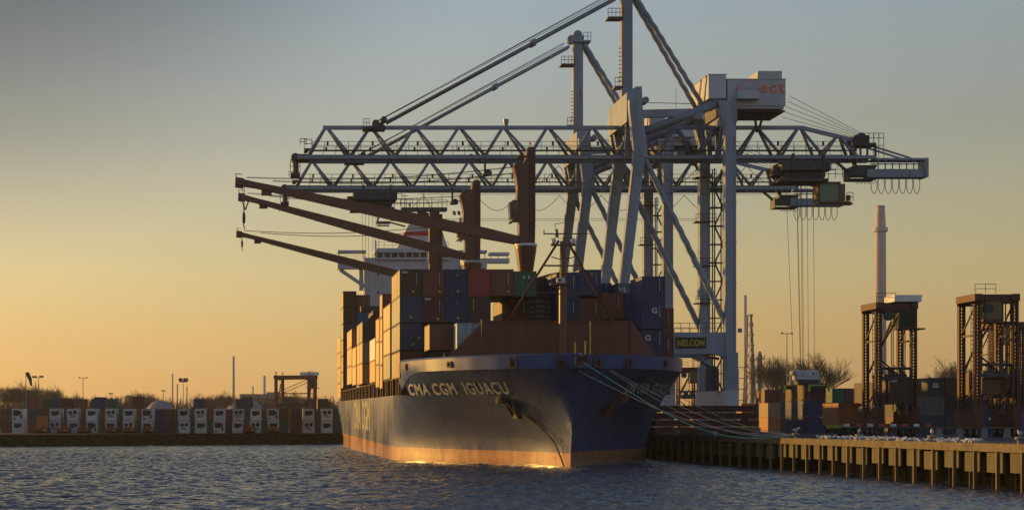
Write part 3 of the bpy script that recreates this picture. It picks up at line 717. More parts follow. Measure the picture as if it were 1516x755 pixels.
for k in range(1,4): mb.box(xa+.26,xb-.13,YB-.03,YB,zb_+k*1.3,zb_+k*1.3+.05)
for k in range(1,7): xx = xa+(xb-xa)*k/7; mb.box(xx,xx+.05,YB-.03,YB,zb_,zt_-.1)
mb.box(xa+.3,xb-.15,YB-.12,YB,zt_-.12,zt_+.02)
mb.build('breakwater', M['breakw'], ship)
# white pointed gusset at the rail end
mb = MB()
xg = Xp(658.5,14.0); mb.prism([(xg-.5,10.75),(xg+.45,10.75),(xg+.12,11.3),(xg+.02,11.9),(xg-.1,11.3)], F/14.0, F/14.0+.2); mb.build('rail_gusset', M['house'], ship)
# windlass and foc'sle fittings
mb = MB()
for px in (716,934): 
    x = Xp(px,14.9); mb.cut(); mb.tube((x-1.1,184.5,10.3),(x+1.1,184.5,10.3),.45,n=12); mb.box(x-1.3,x-1.1,183.8,185.2,9.4,10.9); mb.box(x+1.1,x+1.3,183.8,185.2,9.4,11.1)
mb.each('windlass', M['rusty'], ship)
mb = MB(); mb.tube((Xp(873.5,14.9),F/14.9,9.4),(Xp(873.5,14.9),F/14.9,Zp(476,14.9)),.075,n=6); mb.cut(); mb.tube((Xp(866,15),F/15,9.4),(Xp(866,15),F/15,Zp(505,15)),.1,n=6); mb.cut(); mb.tube((Xp(851,15),F/15,9.4),(Xp(851,15),F/15,Zp(506,15)),.09,n=6)
mb.each('deck_post', M['yellow'], ship)
# foremast
sm = 14.8; YM = F/sm; xm = Xp(833,sm)
fm = None
mb = MB(); mb.tube((xm,YM,9.2),(xm,YM,Zp(425,sm)),.42,.38,12); mb.tube((xm,YM,Zp(425,sm)),(xm,YM,Zp(358,sm)),.33,.3,10); mb.tube((xm+.2,YM,Zp(358,sm)),(xm+.2,YM,Zp(318,sm)),.09,.04,6)
mb.tube((xm-.6,YM,Zp(352,sm)),(xm-.6,YM,Zp(340,sm)),.2,.1,6)
mb.beam((Xp(804,sm),YM,Zp(347,sm)),(Xp(862,sm),YM,Zp(347,sm)),.12); mb.tube((Xp(805,sm),YM,Zp(347,sm)),(Xp(805,sm),YM,Zp(341,sm)),.05,n=4); mb.tube((Xp(862,sm),YM,Zp(347,sm)),(Xp(877,sm),YM,Zp(347,sm)),.03,n=4)
mb.beam((Xp(815,sm),YM,Zp(363.5,sm)),(Xp(852,sm),YM,Zp(363.5,sm)),.16,.7)
mb.beam((Xp(805,sm),YM,Zp(394,sm)),(Xp(862,sm),YM,Zp(394,sm)),.16)
mb.tube((Xp(816,sm),YM,Zp(381,sm)),(xm,YM,Zp(386,sm)),.05,n=4); mb.tube((Xp(850,sm),YM,Zp(381,sm)),(xm,YM,Zp(386,sm)),.05,n=4)
mb.tube((Xp(822,sm),YM,Zp(343,sm)),(Xp(821,sm),YM,Zp(332,sm)),.03,n=4); mb.tube((Xp(821,sm),YM,Zp(333,sm)),(Xp(836,sm),YM,Zp(330,sm)),.03,n=4)
mb.box(Xp(814,sm),Xp(843,sm),YM-.7,YM+.5,Zp(423,sm),Zp(420.5,sm)); mb.beam((Xp(815,sm),YM,Zp(421,sm)),(Xp(830,sm),YM,Zp(430,sm)),.12)
for z in range(6): mb.tube((xm+.45,YM,Zp(450-z*12,sm)),(xm+.7,YM,Zp(450-z*12,sm)),.03,n=4)
mb.beam((Xp(752,sb),YB-.1,Zp(476,sb)),(Xp(827,sm),YM,Zp(357,sm)),.22); mb.beam((Xp(906,sb),YB-.1,Zp(476,sb)),(Xp(841,sm),YM,Zp(360,sm)),.22)
mb.beam((Xp(795,sm),YM+1,Zp(433,sm)),(Xp(878,sm),YM+1,Zp(433,sm)),.1)
fm = mb.build('foremast', M['brown'], ship)
mb = MB()
mb.rail((Xp(815,sm),YM-.6,Zp(420.5,sm)),(Xp(843,sm),YM-.6,Zp(420.5,sm)),.9,.6,.03); mb.cut(); mb.rail((Xp(815,sm),YM-.3,Zp(363,sm)),(Xp(852,sm),YM-.3,Zp(363,sm)),.6,1.2,.02)
mb.each('mast_railing', M['brown'], fm)
for px, pz, r_ in ((818,357.5,.24),(847,357.5,.24)):
    mb = MB(); mb.lathe((Xp(px,sm),YM-.4,Zp(pz,sm)-.25), [(.12,-.1),(.24,0),(.27,.3),(.16,.45),(.02,.5)], 12); mb.build('mast_lamp', M['white'], fm)
mb = MB(); mb.box(Xp(822,sm),Xp(834,sm),YM-.9,YM-.5,Zp(420,sm),Zp(413,sm)); mb.tube((Xp(826.5,sm),YM-.92,Zp(416.5,sm)),(Xp(826.5,sm),YM-.88,Zp(416.5,sm)),.14,n=10,m=1); mb.build('loudspeaker_box', [M['white'],M['black']], fm)
# deck cranes
def deck_crane(px, s, top, jroot, jtip, name='deck_crane', ww=1.95, extra=True):
    Y = F/s; x = Xp(px,s); zt = Zp(top,s)
    zr = Zp(jroot[1]+8,s)
    mb = MB(); w2 = ww/2
    mb.lathe((x,Y,9), [(w2*.85,0),(w2*.85,zr-3.2-9),(w2*1.28,zr-.3-9),(w2*1.3,zr-9)], 20)
    ped = mb.build('crane_pedestal', M['brown'], ship)
    mb = MB(); mb.lathe((x,Y,zr), [(w2*1.32,0),(w2*1.36,.06),(w2*1.36,.2),(w2*1.3,.26)], 24); mb.build('slewing_ring', M['white'], ped, org=ship.location)
    mb = MB()
    zs_ = zt-1.9
    if not extra: mb.box(x-w2,x+w2,Y-1,Y+1,zr+.27,zt)
    else: mb.prism([(x-w2*.9,zr+.27),(x+w2*.95,zr+.27),(x+w2,zr+3),(x+w2,zt-.3),(x+w2*.8,zt),(x+w2*.2,zt),(x+w2*.0,zt-.4),(x-w2*.05,zt-1.3),(x-w2*.4,zs_),(x-w2*1.3,zs_+.15),(x-w2*1.55,zs_-.4),(x-w2*1.25,zs_-1.6),(x-w2,zs_-3.4),(x-w2*.93,zr+9.5),(x-w2*.93,zr+8)], Y-1.0, Y+1.0)
    mb.prism([(x-w2*1.0,zr+9.5),(x-w2*.9,zr+9.6),(x-w2*.9,zr+4),(x-w2*1.15,zr+4.6)], Y-.8, Y+.8)
    for z_ in (zr+6.5, zr+10.3, zt-4.2): mb.box(x-w2*1.0,x+w2*1.02,Y-1.03,Y+1.03,z_,z_+.06)
    po = mb.build('crane_post', M['brown'], ship)
    mb = MB(); xl_ = x+w2*.55
    for k in range(int((zt-zr-1)/.4)): mb.box(xl_-.2,xl_+.2,Y-1.22,Y-1.18,zr+.6+k*.4,zr+.64+k*.4)
    for a_ in (-.22,.2): mb.box(xl_+a_,xl_+a_+.04,Y-1.23,Y-1.03,zr+.5,zt-.4)
    mb.build('ladder', M['brown'], po, org=ship.location)
    mb = MB(); mb.tube((x+w2*.5,Y,zt),(x+w2*.5,Y,zt+.5),.06,n=5); mb.tube((x+w2*.5,Y,zt+.4),(x+w2*.5,Y,zt+.62),.13,n=8,m=1); extra and mb.build('warning_lamp', [M['brown'],M['red']], po, org=ship.location)
    if extra:
        zc = zr+2.9*ww/1.95; xc = x-w2*1.0
        mb = MB(); mb.box(xc-.75,xc+.1,Y-1.1,Y+.6,zc-.1,zc+2.3); mb.box(xc-1.0,xc-.7,Y-1.0,Y+.5,zc-.3,zc-.1); mb.prism([(xc-.1,zc+2.3),(xc+.5,zc+3.6),(xc+.5,zc+2.3)],Y-.8,Y+.5)
        cb_ = mb.build('crane_cab', M['brown'], po, org=ship.location)
        mb = MB(); mb.box(xc-1.0,xc-.76,Y-1.05,Y+.5,zc+.2,zc+2.1); mb.box(xc-.7,xc-.1,Y-1.13,Y-1.1,zc+1.0,zc+2.0); mb.build('cab_window', M['glass'], po, org=ship.location)
    r0 = Vector((Xp(jroot[0],s), Y-.0, Zp(jroot[1],s))); t0 = Vector((Xp(jtip[0],s), Y, Zp(jtip[1],s)))
    d = (t0-r0); mid = r0+d*.45
    mb = MB()
    for yo in (0,):
        nrm = Vector((d.z,0,-d.x)).normalized()
        if nrm.z < 0: nrm = -nrm
        up = [r0+nrm*.45, r0+d*.12+nrm*.62, mid+nrm*.6, r0+d*.93+nrm*.36, t0+nrm*.4]; lo = [r0-nrm*.45, r0+d*.12-nrm*.55, mid-nrm*.62, r0+d*.93-nrm*.25, t0-nrm*.38]
        poly = [(p.x,p.z) for p in up] + [(p.x,p.z) for p in lo[::-1]]
        mb.prism(poly, Y-.75, Y+.75)
        for t_ in (.18,.34,.5,.66,.82):
            q0 = r0+d*t_; hh_ = .64-.25*abs(t_-.4); mb.prism([((q0+nrm*hh_).x,(q0+nrm*hh_).z),((q0+nrm*hh_).x+.06,(q0+nrm*hh_).z),((q0-nrm*hh_).x+.06,(q0-nrm*hh_).z),((q0-nrm*hh_).x,(q0-nrm*hh_).z)],Y-.79,Y+.79)
        tipp = t0-d.normalized()*.2
        mb.prism([(t0.x-.1,t0.z+.5),(t0.x+.9,t0.z+.35),(t0.x+.8,t0.z-.75),(t0.x-.15,t0.z-.6)], Y-.55, Y+.55)
        mb.beam(t0+Vector((.1,0,.3)), t0+Vector((-.1,0,.95)), .08); mb.beam(t0+Vector((-.1,0,.95)), t0+Vector((.7,0,.85)), .07)
        c_ = r0+d*.93; mb.cb((c_.x+1.2,Y,c_.z-.8),(1.2,.6,.6)) 
    jb = mb.build('jib', M['brown'], ship)
    mb = MB(); sh = Vector((x-w2*1.4, Y, zs_-.3))
    for k, dz in ((0,0),(1,-.7)):
        for yo in (-.35,.35):
            a_ = t0+Vector((1.2+k*3,yo,.5-k*.4)); b_ = sh+Vector((0,yo,dz)); pts = [a_.lerp(b_, i/10)+Vector((0,0,-.7*math.sin(math.pi*i/10))) for i in range(11)]
            mb.cut(); mb.path(pts, .028, 4)
    mb.each('luffing_wire', M['wire'], jb, org=ship.location)
    hx = t0.x+.9*1.0; 
    return jb, t0
j1, t1 = deck_crane(778, 12.78, 223, (768,360), (350,273))
j2, t2 = deck_crane(698, 10.36, 274.5, (692,388), (354,298), ww=2.3, extra=True)
j3, t3 = deck_crane(644.5, 8.58, 327, (640,428), (351,355), ww=2.2, extra=False)
def hook(j, t, drop, k=1.0):
    x, y, z = t.x+.85, t.y, t.z-.6
    mb = MB(); mb.tube((x-.12,y,z),(x-.04,y,z-drop),.035,n=4); mb.tube((x+.12,y,z),(x+.04,y,z-drop),.035,n=4)
    z -= drop
    mb.lathe((x,y,z-1.5*k), [(.05,0),(.2*k,.15),(.24*k,.7*k),(.2*k,1.3*k),(.08,1.5*k)], 8)
    mb.path([(x,y,z-1.5*k),(x,y,z-1.85*k),(x+.14,y,z-2.0*k),(x+.1,y,z-2.2*k),(x-.08,y,z-2.15*k)], [.07,.06,.06,.05,.02], 5)
    mb.build('hook_block', M['cranedark'], j, org=ship.location)
hook(j1, t1, 2.9, .9); hook(j3, t3, .5, .85); 
mb = MB(); mb.beam((t2.x+.4,t2.y,t2.z-.5),(t2.x+.9,t2.y,t2.z-1.9),.18,.2); mb.beam((t2.x+1.4,t2.y,t2.z-.5),(t2.x+.9,t2.y,t2.z-1.9),.18,.2); mb.build('sheave_bracket', M['cranedark'], j2, org=ship.location)
# lashing gear between bays
mb = MB()
for Yl in (210.5, 212.3, 257.5, 263.0, 323, 330):
    mb.cut()
    for x in (15.6, 18.0, 20.4): mb.box(x,x+.25,Yl,Yl+.25,9.1,12.2)
    mb.box(15.4,45,Yl,Yl+.25,12.2,12.4); mb.rail((15.4,Yl,12.4),(25,Yl,12.4),1,1.5,.03)
mb.each('lashing_bridge', M['rusty'], ship)
# tarpaulin on the maroon box
# superstructure
sh_ = 7.46; YH = F/sh_
z_roof = Zp(378,sh_); zw1 = Zp(385,sh_); zw0 = Zp(395,sh_)
xl, xr = Xp(539.5,sh_), 60.4-Xp(539.5,sh_)
mb = MB(); mb.box(xl, xr, YH, YH+9, 7.2, Zp(392,sh_))
house = mb.build('accommodation_block', M['house'], ship)
xw0, xw1 = Xp(557,sh_), 60.4-Xp(557,sh_)
mb = MB(); zc = Zp(392,sh_)
mb.prism([(xw0-.2,zc),(xw1+.2,zc),(xw1,zw0),(xw0,zw0)], YH-.6, YH+6); mb.box(xw0-.3,xw1+.3,YH-.9,YH+6.2,zw1,z_roof-.35); mb.box(xw0,xw1,YH-.4,YH+5.9,z_roof-.35,z_roof)
nW = 10; wx = (xw1-xw0)/nW
for i in range(nW+1): mb.box(xw0+i*wx-.14, xw0+i*wx+.14, YH-.66, YH-.4, zw0, zw1)
mb.box(xw0+.02,xw1-.02,YH+.2,YH+5.9,zw0,zw1)
mb.build('wheelhouse', M['house'], ship)
for i in range(nW):
    mb = MB(); mb.box(xw0+i*wx+.14, xw0+(i+1)*wx-.14, YH-.55, YH-.5, zw0, zw1); mb.build('bridge_window', M['glass'], ship)
for sd in (-1,1):
    f_ = lambda x: x if sd < 0 else 60.4-x
    mb = MB(); xt = Xp(499.8,sh_)
    x_ = sorted((f_(xt), f_(xl+.3))); mb.box(x_[0],x_[1],YH,YH+3,Zp(408,sh_),Zp(403,sh_)); 
    x_ = sorted((f_(xt), f_(xt+5.6))); mb.box(x_[0],x_[1],YH-.2,YH+3.2,Zp(384.5,sh_),Zp(381,sh_))
    for q in (xt+.3, xt+5.3): mb.beam((f_(q),YH+1,Zp(403,sh_)),(f_(q),YH+1,Zp(384.5,sh_)),.15)
    x_ = sorted((f_(xt), f_(xt+4.8))); mb.box(x_[0],x_[1],YH,YH+.1,Zp(403,sh_),Zp(397,sh_))
    mb.beam((f_(xt+.5),YH+1.2,Zp(409,sh_)),(f_(xl+.1),YH+1.2,Zp(434,sh_)),.7,.7)
    mb.beam((f_(xl-.6),YH+1.2,Zp(440,sh_)),(f_(xl-.6),YH+1.2,Zp(408,sh_)),.8,.8)
    mb.build('bridge_wing', M['house'], ship)
for px, py in ((559.5,416.5),(559.5,443.5),(575,416.5),(590,430)):
    mb = MB(); mb.box(Xp(px-1.6,sh_),Xp(px+1.6,sh_),YH-.03,YH,Zp(py+2.3,sh_),Zp(py-2.3,sh_)); mb.build('cabin_window', M['glass'], house, org=ship.location)
mb = MB(); mb.rail((xw0,YH,z_roof),(xw1,YH,z_roof),1.2,1.5,.04); mb.cut(); mb.rail((Xp(500,sh_),YH,Zp(397,sh_)),(xl,YH,Zp(397,sh_)),1.0,1.5,.03); mb.cut()
mb.tube((Xp(555.5,sh_),YH,Zp(392,sh_)),(Xp(555.5,sh_),YH,Zp(366,sh_)),.12,n=6)
mb.each('roof_railing', M['house'], ship)
# funnel with red band
sf = 7.25; YF_ = F/sf; fx = lambda px: Xp(px,sf)
def fpoly(pa, pb, m):
    def lx(py): t = (py-343)/(378-343); return fx(605-17*t), fx(651+12*t)
    a0,a1 = lx(pa); b0,b1 = lx(pb)
    return [(b0,Zp(pb,sf)),(b1,Zp(pb,sf)),(a1,Zp(pa,sf)),(a0,Zp(pa,sf))]
mb = MB(); mb.prism(fpoly(343,353.8,0),YF_,YF_+7); mb.prism(fpoly(360,405,0),YF_,YF_+7); fu = mb.build('funnel', M['house'], ship)
mb = MB(); mb.prism(fpoly(353.85,359.95,0),YF_+.0,YF_+7.0); mb.build('funnel_band', M['red'], fu, org=ship.location)
# radar mast platform
mb = MB(); sr = 7.4; YR = F/sr; q = lambda px: Xp(px,sr)
mb.box(q(636),q(650),YR-.7,YR+.7,Zp(378,sr),Zp(324,sr)); mb.box(q(593),q(661),YR-1,YR+1,Zp(324,sr),Zp(318.5,sr)); mb.beam((q(618),YR,Zp(324,sr)),(q(640),YR,Zp(332,sr)),.8)
mb.rail((q(593),YR-1,Zp(318,sr)),(q(661),YR-1,Zp(318,sr)),1.4,1.6,.045)
for px, top in ((627,286),(599,296),(654,298),(617,303),(639,302)): mb.tube((q(px),YR,Zp(318,sr)),(q(px),YR,Zp(top,sr)),.12,.05,5)
mb.beam((q(620),YR,Zp(295,sr)),(q(634),YR,Zp(295,sr)),.1); mb.beam((q(594),YR,Zp(301,sr)),(q(604),YR,Zp(301,sr)),.1)
for px in (610,637): mb.tube((q(px),YR,Zp(318,sr)),(q(627),YR,Zp(300,sr)),.05,n=4)
mb.box(q(557),q(577),YR-1,YR+1,Zp(342,sr),Zp(339,sr)); mb.box(q(558),q(576),YR-.5,YR+.5,Zp(345.5,sr),Zp(344,sr)); mb.beam((q(558),YR,Zp(341,sr)),(q(560),YR,Zp(332,sr)),.3); mb.beam((q(577),YR,Zp(340,sr)),(q(600),YR,Zp(346,sr)),.3)
mb.build('radar_mast', M['cranedark'], ship)
mb = MB(); mb.lathe((q(682),YR,Zp(343,sr)), [(.3,-3.5),(.3,0),(.55,.3),(.62,.8),(.45,1.25),(.02,1.45)], 14); mb.cut(); mb.lathe((q(606),YR,Zp(318,sr)), [(.1,0),(.1,.2),(.3,.4),(.3,.7),(.02,.9)], 10); mb.each('satellite_dome', M['white'], ship, smooth=True)
for px, mt, py in ((672,'green_flag',322),(679,'red_flag',322)):
    if mt not in M: M[mt] = paint(mt, (.1,.25,.06) if 'green' in mt else (.4,.06,.05), .8)
    mb = MB(); s_ = 7.4
    vs = []
    for i in range(5):
        for j in range(3): vs.append((q(px-2+i*1.1), YR+math.sin(i*1.2)*.15, Zp(py+j*3+i*.6,sr)))
    mb.add(vs, [(i*3+j,(i+1)*3+j,(i+1)*3+j+1,i*3+j+1) for i in range(4) for j in range(2)]); mb.build('signal_flag', M[mt], ship)
# monkey island awning bits right of crane two
mb = MB(); mb.box(q(712),q(754),YR,YR+2,Zp(400,sr),Zp(393,sr)); mb.box(q(725),q(754),YR,YR+3,Zp(388,sr),Zp(384,sr))
for px in (727,738,751): mb.tube((q(px),YR+.5,Zp(396,sr)),(q(px),YR+.5,Zp(386,sr)),.07,n=4)
mb.build('wing_awning', M['house'], ship)
# tarpaulin on top of the set-back maroon box
mb = MB(); s_ = 12.95; Yt = F/s_; vs = []
for i in range(9):
    for j in range(7):
        vs.append((Xp(796+i*3.6,s_), Yt+.3+j*1.8, Zp(411,s_)+.03+.62*(i/8)**.8*(1-.3*(j/6))+.1*noise.noise(Vector((i*.7,j*.8,3)))))
mb.add(vs, [(i*7+j,(i+1)*7+j,(i+1)*7+j+1,i*7+j+1) for i in range(8) for j in range(6)])
e_ = [(Xp(796+i*3.6,s_),Yt+.3,Zp(411,s_)) for i in range(9)]
mb.add(e_+[vs[i*7] for i in range(9)], [(i,i+1,10+i,9+i) for i in range(8)])
tag(mb.build('tarpaulin', M['pile'], org=(Xp(800,s_),Yt,Zp(411,s_))), 'rumpled tan tarpaulin lying on the maroon container left of the bow mast', 'tarpaulin')
# mooring lines
bx, by_ = QX+.9, F*(QX+.9)/(1178-VX)
bx2, by2 = QX+.9, F*(QX+.9)/(1178-VX)-.0
for i, (px, py, s0, g, sag, lab) in enumerate(((834,539,15.5,0,1.6,'pale mooring rope from the fairlead just left of the stem to the quay bollard'),(861,536,15.75,1,2.3,'pale green mooring rope from the middle of the bow to the quay bollard'),(886,539,15.4,0,1.3,'pale mooring rope from the fairlead just right of the stem to the quay bollard'),(931,545,14.9,0,1.1,'pale mooring rope from the rightmost square fairlead to the quay bollard'),(888,541,15.4,0,1.9,'thin pale mooring rope sagging lowest of the pale ones right of the stem'))):
    a_ = Vector((Xp(px,s0),F/s0-.6,Zp(py,s0))); b_ = Vector((bx-.1+.08*i,by_+.1*i,QZ+.42))
    pts = [a_.lerp(b_,t/24)+Vector((0,0,-sag*math.sin(math.pi*t/24)*(1-.25*math.cos(math.pi*t/24)))) for t in range(25)]
    o = MB().path(pts, .036 if g else .03, 5).build('mooring_rope', M['ropegreen'] if g else M['rope'], org=tuple(a_)); tag(o, lab, 'mooring rope', 'mooring ropes from the bow')
# ------------------------------------------------------------------ ship-to-shore gantry cranes
def sts(y0, dx, label, trolley_px, cab, sign, backlabel=None):
    s = F/270.8                     # reference depth of the drawing, real metres come out of it
    D = y0-270.8
    def X(px, f=s): return (px-VX)/f + dx
    def Z(py, f=s): return Zp(py, f)
    sf_, sr_ = 10.26, 9.70; yf, yr = y0-7.6, y0+7.6
    root = empty('gantry_crane', (X(927),y0,QZ), label, 'gantry crane', 'ship-to-shore gantry cranes on the quay')
    C_ = M['crane']; G = 0
    # legs
    for yy in (yf, yr):
        mb = MB(); f = sf_
        mb.beam((X(899,f),yy,6.6),(X(921,f),yy,Z(440,f)),1.3,1.3,1.35,1.3); mb.beam((X(921,f),yy,Z(440,f)),(X(946.5,f),yy,Z(226,f)),1.35,1.3,1.6,1.3)
        for py in (300,380,460,540):
            xx = 899+(921-899)*(604-py)/164 if py > 440 else 921+(947-921)*(440-py)/214; mb.cb((X(xx,f),yy,Z(py,f)),(1.62,1.5,.1))
        mb.beam((X(915,f),yy-.75,Z(440,f)),(X(941,f),yy-.75,Z(232,f)),.12)
        mb.prism([(X(939,f),Z(232,f)),(X(958,f),Z(235,f)),(X(954,f),Z(196,f)),(X(946.5,f),Z(149,f)),(X(930.5,f),Z(149,f)),(X(931,f),Z(165,f))], yy-.72, yy+.72)
        mb.build('waterside_leg', C_, root)
        mb = MB(); mb.box(X(1072,f),X(1088,f),yy-.8,yy+.8,6.6,Z(192,f)); mb.prism([(X(1071.9,f),Z(192,f)),(X(1088,f),Z(192,f)),(X(1076,f),Z(150,f)),(X(1061,f),Z(150,f))], yy-.79, yy+.79)
        mb.box(X(1073.5,f),X(1090.5,f),yy-.95,yy+.95,6.62,Z(522,f)); 
        for py in (240,300,360,420,480): mb.box(X(1071.3,f),X(1088.7,f),yy-.87,yy+.87,Z(py,f),Z(py,f)+.1)
        mb.box(X(1085,f),X(1086.5,f),yy-.93,yy-.81,9,Z(200,f)); mb.build('landside_leg', C_, root)
        mb = MB(); mb.prism([(X(905,f),Z(492,f)),(X(1072,f),Z(492,f)),(X(1072,f),Z(530,f)),(X(1062,f),Z(524,f)),(X(912,f),Z(524,f))], yy-.6, yy+.6); mb.build('portal_beam', C_, root)
        mb = MB(); mb.helix((X(953,f),yy,Z(232,f)),(X(1076,f),yy,Z(482,f)),.44,.045,2.0); mb.build('diagonal_brace', C_, root, smooth=True)
        mb = MB(); mb.tube((X(952,f),yy,Z(196,f)),(X(1064,f),yy,Z(153,f)),.62,n=12); mb.build('top_tube', C_, root, smooth=True)
        mb = MB(); mb.beam((X(950,f),yy,Z(169,f)),(X(1040,f),yy,Z(167,f)),1.1,.9); mb.build('top_tie_beam', C_, root)
    for px, nm in ((899,'waterside'),(1080.5,'landside')):
        mb = MB(); x = X(px,sf_); mb.box(x-.9,x+.9,yf-1.6,yr+1.6,Z(604,sf_),Z(578,sf_)); mb.build('sill_beam', M['cranewhite'], root)
        mb = MB(); mb.box(x-.55,x+.55,yf+.7,yr-.7,Z(520,sf_),Z(500,sf_)); mb.build('side_portal_beam', C_, root)
        for yy in (yf, yr):
            mb = MB(); mb.box(x-.5,x+.5,yy-2.6,yy+2.6,4.6,5.6); mb.prism([(x-.7,5.6),(x+.7,5.6),(x+.6,6.5),(x-.6,6.5)],yy-.9,yy+.9)
            for k in (-1.8,1.8): mb.box(x-.45,x+.45,yy+k-1.0,yy+k+1.0,3.7,4.5)
            bg_ = mb.build('bogie', C_, root)
            mb = MB()
            for k in (-2.4,-1.2,1.2,2.4): mb.tube((x-.2,yy+k,QZ+.5),(x+.2,yy+k,QZ+.5),.5,n=14)
            mb.box(x-.3,x+.3,yy-2.9,yy+2.9,3.2,3.7); mb.build('wheel_set', M['cranedark'], bg_, org=root.location)
    for py in (265,330,395,450):
        mb = MB(); x_ = X(1080.5,sf_); z_ = Z(py,sr_); mb.box(x_-1.6,x_+1.5,yr-1.5,yr-.85,z_,z_+.1); mb.box(x_-1.6,x_-.9,yr-1.5,yr+1,z_,z_+.1); mb.rail((x_-1.6,yr-1.5,z_+.1),(x_+1.5,yr-1.5,z_+.1),1.1,.8,.035); mb.build('leg_platform', M['cranedark'], root)
    # cross beams at the top
    mb = MB(); f = sf_; mb.prism([(X(914,s),Z(150,s)),(X(928,s),Z(141,s)),(X(936,s),Z(141,s)),(X(938,s),Z(192,s)),(X(914,s),Z(192,s))], yf+.75, yr-.75); mb.build('top_cross_beam', C_, root)
    mb = MB(); mb.box(X(1058,s),X(1074,s),yf+.8,yr-.8,Z(192,s),Z(162,s)); mb.build('top_cross_beam', C_, root)
    mb = MB()
    for px in (920,934,1060,1074):
        for sy in (-1,1): mb.cut(); mb.beam((X(px),y0+sy*4.6,Z(190)),(X(px+ (4 if px<1000 else -4)),y0+sy*2.2,Z(236)),.7)
    mb.each('girder_hanger', C_, root)
    # girder: two lower chords, one top chord
    tops = [483+65.6*k for k in range(7)] + [940,1000,1060,1120,1183,1240]
    bots = [(455)]+[517.5+66*k for k in range(6)]+[909,970,1030,1090,1151,1212,1262]
    zt_ = Z(189.5); zl = Z(236); W2 = 2.1
    mb = MB(); mb.beam((X(478),y0,zt_),(X(1187),y0,zt_),.55,.6); mb.beam((X(1187),y0,zt_),(X(1268),y0,Z(209)),.55,.6); mb.build('top_chord', C_, root)
    for sy in (-1,1):
        mb = MB(); mb.beam((X(440),y0+sy*W2,zl),(X(1290),y0+sy*W2,zl),.5,.55); mb.beam((X(440),y0+sy*(W2-.45),zl+.28),(X(1290),y0+sy*(W2-.45),zl+.28),.12,.3); mb.build('lower_chord', C_, root)
    mb = MB()
    for i, t in enumerate(tops):
        tz_ = zt_ if t < 1187 else Z(189.5+(t-1187)*.24)
        for sy in (-1,1):
            mb.tube((X(t-2),y0,tz_-.1),(X(bots[i]),y0+sy*W2,zl+.2),.24,n=7); mb.tube((X(t+2),y0,tz_-.1),(X(bots[i+1]),y0+sy*W2,zl+.2),.24,n=7)
    for bx_ in bots:
        mb.beam((X(bx_),y0-W2,zl),(X(bx_),y0+W2,zl),.3)
    mb.each('girder_lacing', C_, root, smooth=True)
    mb = MB(); zw = Z(226.5)
    for sy in (-1,1):
        mb.box(X(460),X(1255),y0+sy*W2-.35+sy*.4,y0+sy*W2+.35+sy*.4,zw-.08,zw+.04)
        for h in (.65,1.25): mb.tube((X(462),y0+sy*(W2+.7),zw+h),(X(1255),y0+sy*(W2+.7),zw+h),.04,n=4)
        for k in range(46):
            xx = X(462)+(X(1255)-X(462))*k/45; mb.tube((xx,y0+sy*(W2+.7),zw),(xx,y0+sy*(W2+.7),zw+1.25),.04,n=4)
        for k in range(13): 
            xx = X(484+66*k); mb.box(xx-.15,xx+.15,y0+sy*(W2+.7)-.08,y0+sy*(W2+.7)+.08,zw+.6,zw+1.3)
    mb.build('walkway', M['cranedark'], root)
    # boom tip
    mb = MB(); mb.tube((X(437),y0-1.5,Z(235)),(X(437),y0+1.5,Z(235)),.62,n=18); mb.box(X(432),X(458),y0-1.3,y0+1.3,Z(238),Z(230)); mb.box(X(430),X(444),y0-1.6,y0+1.6,Z(262),Z(258)); mb.box(X(434),X(442),y0-1.0,y0+1.0,Z(258),Z(236))
    mb.rail((X(429.5),y0-1.6,Z(258)),(X(444),y0-1.6,Z(258)),1.9,.7,.05); mb.box(X(450),X(461),y0-1.6,y0+1.6,Z(225),Z(222)); mb.rail((X(450),y0-1.6,Z(222)),(X(461),y0-1.6,Z(222)),1.3,.6,.05); mb.rail((X(444),y0-1.6,Z(217)),(X(453),y0-1.6,Z(217)),.9,.5,.05)
    mb.build('boom_tip_sheave', M['cranedark'], root)
    # apex mast
    mb = MB(); mb.box(X(919),X(935),y0-.8,y0+.8,Z(160),Z(-18)); ap = mb.build('apex_mast', C_, root)
    mb = MB(); zt2 = Z(-26); mb.tube((X(916),y0-.7,Z(-14)),(X(916),y0+.7,Z(-14)),.7,n=16); mb.tube((X(927),y0-.5,Z(-22)),(X(927),y0+.5,Z(-22)),.75,n=14); mb.box(X(914),X(936),y0-.85,y0+.85,Z(-8),Z(-20))
    mb.box(X(920),X(947),y0-1.4,y0+1.4,Z(-8),Z(-11)); mb.rail((X(935),y0-1.4,Z(-11)),(X(947),y0-1.4,Z(-11)),1.3,.6,.05); mb.build('apex_sheaves', C_, root)
    mb = MB()
    for xa_, xb_, za in ((898,921,30),(908,920,132)):
        mb.cut(); mb.box(X(xa_),X(xb_),y0-1.2,y0+1.2,Z(za),Z(za-2.5)); mb.rail((X(xa_),y0-1.2,Z(za-2.5)),(X(xb_),y0-1.2,Z(za-2.5)),1.2,.5,.045)
    for k in range(9): mb.cut(); mb.tube((X(919),y0,Z(72+k*6)),(X(916),y0,Z(72+k*6)),.06,n=4)
    mb.box(X(900),X(916),y0-.9,y0+.9,Z(26),Z(12)) if False else None
    mb.each('mast_platform', M['cranedark'], root)
